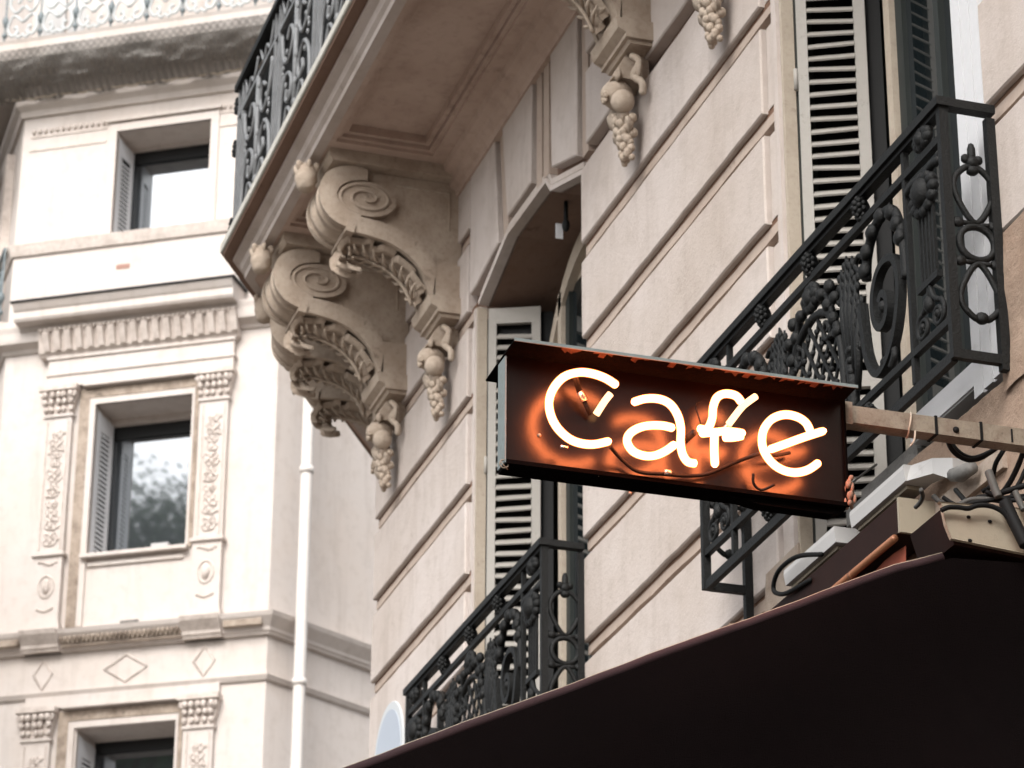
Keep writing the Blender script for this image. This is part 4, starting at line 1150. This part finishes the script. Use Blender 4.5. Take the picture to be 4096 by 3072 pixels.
# ------------------------------------------------------------------ far corner building
ph = R(-123)
eF = Vector((math.cos(ph), math.sin(ph), 0)); nF = Vector((-0.8387, 0.5446, 0)); OF = Vector((31.49110765, -5.68420081, 0))
def F(u, z, o=0): p = OF + eF * u + nF * o; return (p.x, p.y, z)
eS = Vector((math.cos(R(-59)), math.sin(R(-59)), 0)); nS = Vector((-0.8572, -0.5150, 0)); US = 1.46
OS = OF + eF * US
def S_(v, z, o=0): p = OS + eS * v + nS * o; return (p.x, p.y, z)
UL = -1.90
OL = OF + eF * UL
eL = Vector((1, 0, 0)); nL = Vector((0, 1, 0))
def L_(v, z, o=0): p = OL + eL * v + nL * o; return (p.x, p.y, z)
far = thing('corner_building', 'cream corner building with carved pilasters and cornices across the side street, left', 'building', tuple(OF))
D_ = 1.0
def opening_wall(mb, rects, u0, u1, z0, z1):
    """wall of thickness with rectangular holes stacked vertically"""
    zs = z0
    for (a, b, c, d) in sorted(rects, key=lambda r: r[2]):
        mb.prism(rect(u0, u1, zs, c), F, -D_, 0); mb.prism(rect(u0, a, c, d), F, -D_, 0); mb.prism(rect(b, u1, c, d), F, -D_, 0); zs = d
    mb.prism(rect(u0, u1, zs, z1), F, -D_, 0)
holes = [(-.70, .46, 8.2, 11.82), (-.72, .46, 12.02 + 1.80, 15.68), (-.68, .51, 17.84, 19.22)]
fw = MB(); opening_wall(fw, holes, UL, US, 0, 24.5)
part('wall', fw, FARST, far)
fs_ = MB(); fs_.prism(rect(0, 5, 0, 24.5), S_, -1, 0); part('wall', fs_, FARST, far)
fl = MB(); fl.prism(rect(0, 9, 0, 24.5), L_, -1, 0); part('wall', fl, FARST, far)
part('room_interior', MB().prism(rect(-1.5, 1.2, 8, 20), F, -2.2, -1.02), DARK, far)
# courses running round all three faces: profile in (o, z)
def wrap(mb, prof, lv=9.0, sv=5.0, breaks=()):
    n = len(prof); pts = []
    tF_L = math.tan(R(57) / 2); tF_S = math.tan(R(64) / 2)
    A = [L_(lv, z, o) for o, z in prof]; B = [F(UL - o * tF_L, z, o) for o, z in prof]; Cc = [F(US + o * tF_S, z, o) for o, z in prof]; Dd = [S_(sv, z, o) for o, z in prof]
    rows_ = [A, B, Cc, Dd]
    mb.add([p for r in rows_ for p in r], [(k * n + i, k * n + (i + 1) % n, (k + 1) * n + (i + 1) % n, (k + 1) * n + i) for k in range(3) for i in range(n)] + [tuple(range(n - 1, -1, -1)), tuple(range(3 * n, 4 * n))])
def course(name, prof, m, breakout=None):
    mb = MB(); wrap(mb, prof)
    return part(name, mb, m, far)
def breakout(name, prof, u0, u1, off, m):
    mb = MB(); mb.extrude([(o + off if o > 0 else o, z) for o, z in prof], lambda o, z, t: F(t, z, o), u0, u1)
    return part(name, mb, m, far)
# upper floor
course('string_course', [(-.05, 17.70), (.03, 17.70), (.05, 17.76), (.07, 17.84), (-.05, 17.85)], FARCV)
course('eaves_moulding', [(-.05, 19.55), (.04, 19.56), (.06, 19.63), (.12, 19.68), (.13, 19.74), (-.05, 19.75)], FARST)
bd = MB()
for u0, u1 in ((-1.80, -.82), (.55, 1.42)):
    bd.prism(rect(u0, u1, 19.28, 19.31), F, -.02, .012)
    n = int((u1 - u0) / .075)
    for k in range(n): bd.ball(F(u0 + .04 + k * .075, 19.36, .01), (.028, .028, .035), 7, 5)
    bd.prism(rect(u0, u1, 19.10, 19.13), F, -.02, .012)
parts('bead_frieze', bd, FARCV, far)
mo2 = MB()
for (a, b, c, d), wd in ((holes[2], .10),):
    mo2.prism(rect(a - wd, a, c, d + wd), F, -.02, .025); mo2.prism(rect(b, b + wd, c, d + wd), F, -.02, .025); mo2.prism(rect(a, b, d, d + wd), F, -.02, .0245)
    mo2.prism(rect(a - wd - .03, b + wd + .03, d + wd + .02, d + wd + .06), F, -.02, .06)
parts('window_surround', mo2, FARST, far)
# middle cornice
C1 = [(-.05, 16.62), (.20, 16.62), (.22, 16.66), (.36, 16.67), (.38, 16.70), (.38, 16.78), (.40, 16.80), (.44, 16.86), (.44, 16.885), (-.05, 16.90)]
course('cornice', [(-.05, 16.42), (.03, 16.42), (.05, 16.46), (.16, 16.50), (.17, 16.54), (.18, 16.62), (.20, 16.68), (.20, 16.70), (-.05, 16.70)], FARST)
breakout('window_cornice', C1, -1.66, 1.02, 0, FARST)
part('flashing', MB().extrude([(0, 16.89), (.46, 16.875), (.47, 16.885), (.46, 16.90), (0, 16.93)], lambda o, z, t: F(t, z, o), -1.68, 1.06), LEAD, far)
breakout('cornice_bed', [(-.05, 16.30), (.10, 16.30), (.12, 16.33), (.14, 16.34), (.20, 16.56), (.22, 16.62), (-.05, 16.62)], -1.42, 1.0, 0, FARCV)
fl_ = MB()
for k in range(18):
    u = -1.31 + k * .1345
    fl_.hexa([F(u - .036, 16.35, .12), F(u + .036, 16.35, .12), F(u + .036, 16.35, .17), F(u - .036, 16.35, .17), F(u - .036, 16.555, .18), F(u + .036, 16.555, .18), F(u + .036, 16.555, .265), F(u - .036, 16.555, .265)])
parts('fluted_frieze', fl_, FARCV, far)
bt = MB()
for k in range(40): bt.ball(F(-1.38 + k * .0605, 16.585, .235), (.024, .024, .022), 6, 4)
part('bead_row', bt, FARCV, far)
# storey module: pilasters, lintel, sill, pedestals, diamonds
def storey(dz, full=True):
    zt = 15.68 + dz
    eb = MB()
    if full:
        eb.prism(rect(-1.31, .95, 15.92 + dz, 16.30 + dz), F, -.02, .085)
        eb.prism(rect(-1.33, .97, 16.06 + dz, 16.09 + dz), F, -.02, .105); eb.prism(rect(-1.33, .97, 16.265 + dz, 16.30 + dz), F, -.02, .11)
    else:
        eb.prism(rect(-1.31, .95, 15.92 + dz, 16.055 + dz), F, -.02, .055)
    eb.prism(rect(-.86, .50, 15.895 + dz, 15.919 + dz), F, -.02, .10)
    parts('entablature', eb, FARST, far)
    for uL in ((-1.35, -.95), (.53, .95)):
        pz = MB(); c_ = sum(uL) / 2; h = .165
        zb = 13.88 + dz
        pz.prism(rect(c_ - h, c_ + h, zb, 15.56 + dz), F, -.02, .07)
        pz.prism(rect(c_ - h - .02, c_ + h + .02, 15.545 + dz, 15.575 + dz), F, -.02, .095)
        pl_ = part('pilaster', pz, FARST, far)
        cv = MB()
        cv.prism(rect(c_ - h + .03, c_ - h + .045, zb + .05, 15.50 + dz), F, .06, .085); cv.prism(rect(c_ + h - .045, c_ + h - .03, zb + .05, 15.50 + dz), F, .06, .085)
        rn_ = random.Random(11)
        for k in range(15):
            z = zb + .12 + k * .095
            w_ = rn_.uniform(.6, 1.15); z += rn_.uniform(-.02, .02)
            for s in (-1, 1):
                q_ = rn_.uniform(.75, 1.2) * w_
                cv.tube([F(c_ + s * a * q_, z + b * rn_.uniform(.7, 1.3), .074) for a, b in ((0, -.03), (.05, -.02), (.085, .02), (.06, .05), (.035, .03))], [.013, .016, .012, .010, .008], 5)
                if rn_.random() < .5: cv.ball(F(c_ + s * rn_.uniform(.03, .09), z + rn_.uniform(-.03, .05), .072), (.022, .022, .030), 6, 4)
            cv.ball(F(c_ + rn_.uniform(-.01, .01), z + .02, .072), (.026 * w_, .03, .045), 6, 4)
        part('carved_panel', cv, FARCV, pl_)
        cp = MB()
        cp.prism([(c_ - h, 15.576 + dz), (c_ + h, 15.576 + dz), (c_ + h + .06, 15.87 + dz), (c_ - h - .06, 15.87 + dz)], F, -.02, .085)
        cp.prism(rect(c_ - h - .07, c_ + h + .07, 15.86 + dz, 15.918 + dz), F, -.02, .15)
        for k in range(5):
            u = c_ - .15 + k * .075
            for zz, oo, s in ((15.63, .10, .034), (15.72, .115, .036), (15.80, .135, .038)):
                cp.ball(F(u + random.uniform(-.012, .012), zz + dz, oo), (s, s, s * 1.2), 6, 4)
        for s in (-1, 1): cp.tube([F(c_ + s * (.16 + a), 15.80 + dz + b, .12) for a, b in [(.0, -.05), (.05, 0), (.04, .04), (.01, .03), (.02, .0)]], .018, 5)
        part('capital', cp, FARCV, pl_)
        pd = MB()
        pd.prism(rect(c_ - h - .005, c_ + h + .005, 13.06 + dz, 13.85 + dz), F, -.02, .085)
        pd.prism(rect(c_ - h - .035, c_ + h + .035, 13.845 + dz, 13.88 + dz), F, -.02, .12)
        pd.prism(rect(c_ - h - .04, c_ + h + .04, 12.93 + dz, 13.01 + dz), F, -.02, .14); pd.prism(rect(c_ - h - .02, c_ + h + .02, 13.0105 + dz, 13.06 + dz), F, -.02, .11)
        pdo = part('pedestal', pd, FARST, far)
        cv = MB()
        cv.tube([F(c_ + .09 * math.cos(R(k * 20)), 13.48 + dz + .13 * math.sin(R(k * 20)), .088) for k in range(18)], .012, 5, True)
        cv.ball(F(c_, 13.48 + dz, .085), (.05, .05, .09), 8, 6)
        for k in range(7): cv.ball(F(c_ - .09 + k * .03, 13.22 + dz - .03 * math.sin(k / 6 * math.pi), .088), .018, 6, 4)
        for k in range(6): cv.ball(F(c_ - .10 + k * .04, 13.76 + dz + .02 * math.cos(k), .088), .020, 6, 4)
        part('carved_medallion', cv, FARCV, pdo)
    # speckled frame round the opening
    a, b = -.72, .46
    fm = MB()
    fm.prism(rect(a - .20, a - .08, 13.0 + dz, zt + .20), F, -.02, .02); fm.prism(rect(b + .02, b + .07, 13.82 + dz, zt + .20), F, -.02, .02); fm.prism(rect(a - .08, b + .02, zt + .09, zt + .20), F, -.02, .0195)
    parts('weathered_frame', fm, FARDK, far)
    fm = MB()
    fm.prism(rect(a - .07, a, 13.0 + dz, zt + .07), F, -.02, .035); fm.prism(rect(a, b, zt, zt + .07), F, -.02, .0345); fm.prism(rect(b, b + .03, 13.82 + dz, zt + .07), F, -.02, .0345)
    parts('window_surround', fm, FARST, far)
    sl_ = MB(); sl_.prism(rect(a - .05, b + .04, 13.79 + dz, 13.83 + dz), F, -.6, .10); sl_.prism(rect(a + .02, b - .02, 13.70 + dz, 13.74 + dz), F, -.02, .03)
    part('window_sill', sl_, FARST, far)
    # cornice at the foot
    ck = [(-.05, 12.71), (.05, 12.71), (.06, 12.735), (.08, 12.745), (.09, 12.78), (.18, 12.88), (.20, 12.925), (-.05, 12.93)]
    ck = [(o, z + dz) for o, z in ck]
    course('sill_cornice', ck, FARST)
    dk_ = MB()
    for k in range(26):
        u = -.90 + k * .0545
        dk_.ball(F(u, 12.835 + dz, .14), (.022, .03, .045), 6, 4); dk_.ball(F(u + .027, 12.80 + dz, .12), (.016, .02, .035), 6, 4)
    part('carved_leaf_row', dk_, FARDK, far)
    dk_ = MB(); dk_.prism(rect(-.90, .52, 12.745 + dz, 12.755 + dz), F, -.02, .12); dk_.prism(rect(1.0, 1.44, 12.79 + dz, 12.87 + dz), F, -.02, .165); dk_.prism(rect(-1.88, -1.40, 12.79 + dz, 12.87 + dz), F, -.02, .165); parts('sooty_stone', dk_, FARDK, far)
    for u0, u1 in ((-1.37, -.93), (.52, .97)):
        breakout('pedestal_cornice', ck, u0, u1, .055, FARCV)
    st_ = [(-.05, 12.20 + dz), (.03, 12.20 + dz), (.045, 12.225 + dz), (.06, 12.25 + dz), (-.05, 12.262 + dz)]
    course('string_course', st_, FARST)
    dm = MB()
    for cx_, hw, hh in ((-.17, .25, .155), (-1.15, .11, .17), (.74, .12, .17)):
        q = [(cx_ - hw, 12.475 + dz), (cx_, 12.475 + hh + dz), (cx_ + hw, 12.475 + dz), (cx_, 12.475 - hh + dz)]
        dm.tube([F(x, z, .006) for x, z in q], .014, 4, True)
    parts('diamond_panel', dm, FARCV, far)
storey(0)
storey(-3.855, False)
def farwin(a, b, c, d, zglass, label=None, louvres=True):
    y = -.36
    fr = MB()
    gl = a + .02
    fr.prism(rect(a - .1, gl, c, d + .15), F, -.60, -.52); fr.prism(rect(gl, b, zglass, zglass + .15), F, -.60, -.521); fr.prism(rect(gl, b, c - .1, c + .04), F, -.60, -.52)
    w_ = part('window', fr, FARDOOR, far)
    part('pane', MB().prism(rect(gl, b + .05, c + .04, zglass), F, -.575, -.555), FARGL, w_)
    hd = MB(); hd.prism(rect(a, b, zglass + .15, d + .02), F, -.515, -.44); part('window_head', hd, FARST, far)
    # shutter folded against the left reveal
    def Sh(s, z, o): return F(a + .012 + .035 * s, z, -.05 - .36 * s + o)
    sh = MB()
    sh.prism(rect(0, .18, c + .02, d - .06), Sh, -.02, .02); sh.prism(rect(.82, 1, c + .02, d - .10), Sh, -.02, .02)
    sh.prism(rect(.18, .82, c + .02, c + .12), Sh, -.02, .02); sh.prism(rect(.18, .82, d - .28, d - .08), Sh, -.02, .02)
    so_ = part('shutter', sh, WHITE, far)
    z = c + .16; sl = MB()
    while z < d - .30:
        sl.hexa([Sh(.18, z, -.015), Sh(.82, z, -.015), Sh(.82, z - .02, .02), Sh(.18, z - .02, .02), Sh(.18, z + .012, -.015), Sh(.82, z + .012, -.015), Sh(.82, z - .008, .02), Sh(.18, z - .008, .02)]); z += .058
    q = part('slat', sl, WHITE, so_); q['kind'] = 'stuff'
    part('shutter_back', MB().prism(rect(.18, .82, c + .05, d - .1), Sh, -.05, -.045), DARK, so_)
farwin(-.68, .51, 17.84, 19.22, 19.05)
farwin(-.72, .46, 13.82, 15.68, 15.46)
farwin(-.70, .46, 9.96, 11.82, 11.70)
part('air_vent', MB().prism(rect(-.59, -.42, 17.385, 17.445), F, -.02, .006), BRICK, far)
v2 = MB()
for k in range(8): v2.prism(rect(-.27 + k * .028, -.252 + k * .028, 12.985, 13.03), F, -.02, .004)
part('air_vent', v2, DARK, far)
part('sill_box', MB().prism(rect(.08, .28, 13.832, 13.875), F, -.05, .09), LAMPW, far)
# top balcony on the far building
tb = MB(); wrap(tb, [(-.05, 20.06), (.56, 20.07), (.58, 20.12), (.60, 20.26), (.62, 20.30), (-.05, 20.31)])
tb_o = part('balcony_slab', tb, FARST, far)
def railing(mp, u0, u1, z0, name, m, m2, parent, pitch=.42, h=.95, lo=.03):
    r_ = MB(); r_.prism(rect(u0, u1, z0 + lo, z0 + lo + .025), mp, -.012, .012); r_.prism(rect(u0, u1, z0 + h, z0 + h + .04), mp, -.02, .02); r_.prism(rect(u0, u1, z0 + h - .16, z0 + h - .14), mp, -.01, .01)
    rr_ = part(name, r_, m, parent)
    n = max(1, int((u1 - u0) / pitch)); s = MB(); pm = MB()
    for k in range(n + 1):
        u = u0 + k * (u1 - u0) / n
        pm.tube([mp(u, z0, 0), mp(u, z0 + .12, 0), mp(u, z0 + .2, 0), mp(u, z0 + h, 0)], [.012, .014, .012, .012], 5)
        pm.ball(mp(u, z0 + .14, 0), (.035, .035, .04), 7, 5); pm.tube([mp(u, z0 + .24, 0), mp(u, z0 + .34, 0), mp(u, z0 + .40, 0)], [.012, .042, .02], 7)
        if k < n:
            c_ = u + (u1 - u0) / n / 2; q = (u1 - u0) / n / 2
            for e in (-1, 1):
                for pts in ([(.02, .30), (.55, .40), (.85, .24), (.60, .12), (.30, .16), (.35, .24), (.5, .22)], [(.05, .52), (.45, .44), (.8, .56), (.6, .72), (.25, .70), (.2, .60), (.38, .58)], [(.0, .13), (.2, .09), (.35, .13), (.2, .17)]):
                    s.tube([mp(c_ + e * p_.x * q, z0 + p_.y, 0) for p_ in catmull([(a, b, 0) for a, b in pts], 4)], .018, 5)
    part('baluster', pm, m2, rr_); part('scroll', s, m, rr_)
railing(lambda u, z, o: F(u, z, .52 + o), UL - .1, 2.1, 20.30, 'balcony_railing', RAILP, RAILG, tb_o)
# balcony on the left face
lb = MB(); lb.prism(rect(.0, 6.5, 16.74, 16.86), L_, -.05, .16)
lbo = part('balcony_slab', lb, FARST, far)
railing(lambda u, z, o: L_(u, z, .10 + o), .05, 6.0, 16.86, 'balcony_railing', RAILG, RAILG, lbo, .5)
lw = MB(); lw.prism(rect(.9, 2.2, 17.15, 19.2), L_, -.02, .01); lw.prism(rect(1.0, 2.2, 13.3, 15.6), L_, -.02, .01); lw.prism(rect(3.4, 4.6, 13.3, 15.6), L_, -.02, .01)
parts('dark_window', lw, GLASS, far)
lm = MB()
for z0, z1 in ((17.15, 19.2), (13.3, 15.6)): lm.prism(rect(.62, .88, z0, z1 + .2), L_, -.02, .10); lm.prism(rect(2.22, 2.45, z0, z1 + .2), L_, -.02, .10)
parts('window_surround', lm, FARCV, far)
# upper storey door behind the top railing
ud = MB(); ud.prism(rect(-1.75, -1.45, 20.32, 22.6), F, -.02, .05); ud.prism(rect(-1.42, -1.2, 20.32, 22.6), F, -.02, .012)
parts('pale_shutter', ud, LAMPW, far)
# downpipe
dp = thing('downpipe', 'white downpipe running down the side face of the cream corner building', 'pipe', S_(.50, 0, .10))
part('pipe', MB().tube([S_(.22, 0, .29), S_(.22, 8, .295), S_(.225, 16, .285), S_(.22, 24, .29)], .066, 14), PIPE, dp)
cl = MB()
for z in (12.13, 14.6, 17.0, 9.5): cl.tube([S_(.22, z, .29), S_(.22, z + .07, .29)], .079, 14); 
parts('collar', cl, PIPE, dp)
# netting under the top balcony
nt_ = MB()
uvs = []
def netf(u, v):
    uu = UL - .25 + u * 3.95
    wv = .035 * math.sin(uu * 9 + 6 * v) * (v) + .10 * noise.noise((uu * 1.7, v * 2.0, 0)) * v * (1.3 - v)
    wv += .07 * noise.noise((uu * 4.5 + v * 3, v * 5.0 - uu * 1.5, 7)) * min(1, v * 2.2) * min(1, (1.05 - v) * 6) + .018 * noise.noise((uu * 14, v * 10, 2)) * v
    o = .62 * (1 - v) ** 1.25 + .15 + .22 * math.sin(math.pi * min(1, v * 1.0)) * .6 + wv
    z = 20.07 + (19.72 - 20.07) * v - .10 * math.sin(math.pi * v) - .04 * math.sin(uu * 5.0) * v * (1 - v) * 2 + .012 * math.sin(uu * 23) * (v > .95)
    return F(uu, z, o)
nt_.grid(netf, 240, 60)
def netl(u, v):
    vv = -.3 + u * 7.5; wv = .05 * math.sin(vv * 7 + 5 * v) * v + .14 * noise.noise((vv * 1.6, v * 2.4, 5)) * v + .05 * noise.noise((vv * 6, v * 8, 9))
    return L_(vv, 20.07 + (18.75 - 20.07) * v, .62 - .25 * v + wv)
nt_.grid(netl, 180, 60)
def copyuv(o):
    me = o.data; uvl = me.uv_layers.new(name='UVMap')
    for lp in me.loops:
        c_ = me.vertices[lp.vertex_index].co; uvl.data[lp.index].uv = (c_.y * .8 + c_.x * .33, c_.z * .8)
no = single('netting', nt_, NET, 'dark grey protective netting slung under the top balcony of the cream building', 'netting')
copyuv(no)
rope = MB(); rope.tube([F(UL - .2 + 3.9 * i / 60, 19.725 + .014 * math.sin(i * 1.9) + .01 * math.sin(i * .7), .20) for i in range(61)], .014, 5)
single('netting_rope', rope, CASE, 'beige rope lacing the lower edge of the grey netting to the wall', 'rope')

# ------------------------------------------------------------------ street trees mirrored in the panes
def tree(name, x, y, h, cr_, nleaf, label, seed):
    rn = random.Random(seed)
    t = thing(name, label, 'tree', (x, y, 0), 'street trees mirrored in the far panes')
    b = MB(); top = Vector((x + .2, y, h - cr_ * .7))
    b.tube([(x, y, 0), (x + .05, y, h * .3), (x - .05, y + .05, h * .55), top], [.28, .22, .16, .06], 10)
    cen = []
    for k in range(18):
        a = rn.uniform(0, 6.28); el = rn.uniform(-.2, 1.2); p0 = Vector((x, y, h * .42 + rn.uniform(0, h * .2)))
        p1 = Vector((x, y, h - cr_)) + Vector((math.cos(a) * math.cos(el), math.sin(a) * math.cos(el), math.sin(el))) * cr_ * rn.uniform(.55, .95)
        b.tube([p0, p0.lerp(p1, .5) + Vector((0, 0, .3)), p1], [.09, .05, .02], 6); cen.append(p1)
    part('trunk', b, BARK, t)
    lv = MB()
    for i in range(nleaf):
        c_ = rn.choice(cen); d = Vector((rn.gauss(0, 1), rn.gauss(0, 1), rn.gauss(0, .8))) * cr_ * .21
        p_ = c_ + d; n_ = Vector((rn.gauss(0, 1), rn.gauss(0, 1), rn.gauss(.4, 1))).normalized(); s = rn.uniform(.035, .075)
        u_ = n_.orthogonal().normalized(); v_ = n_.cross(u_)
        lv.add([p_ - u_ * s, p_ - v_ * s * .6, p_ + u_ * s, p_ + v_ * s * .6], [(0, 1, 2, 3)])
    part('crown', lv, LEAF, t, False)
tree('plane_tree', 27.6, 1.7, 17.7, 2.9, 45000, 'leafy street tree off the left edge, mirrored in the middle pane of the far building', 3)
tree('plane_tree', 25.2, 5.2, 17.0, 3.0, 36000, 'broader street tree off the left edge, mirrored in the lower pane of the far building', 8)
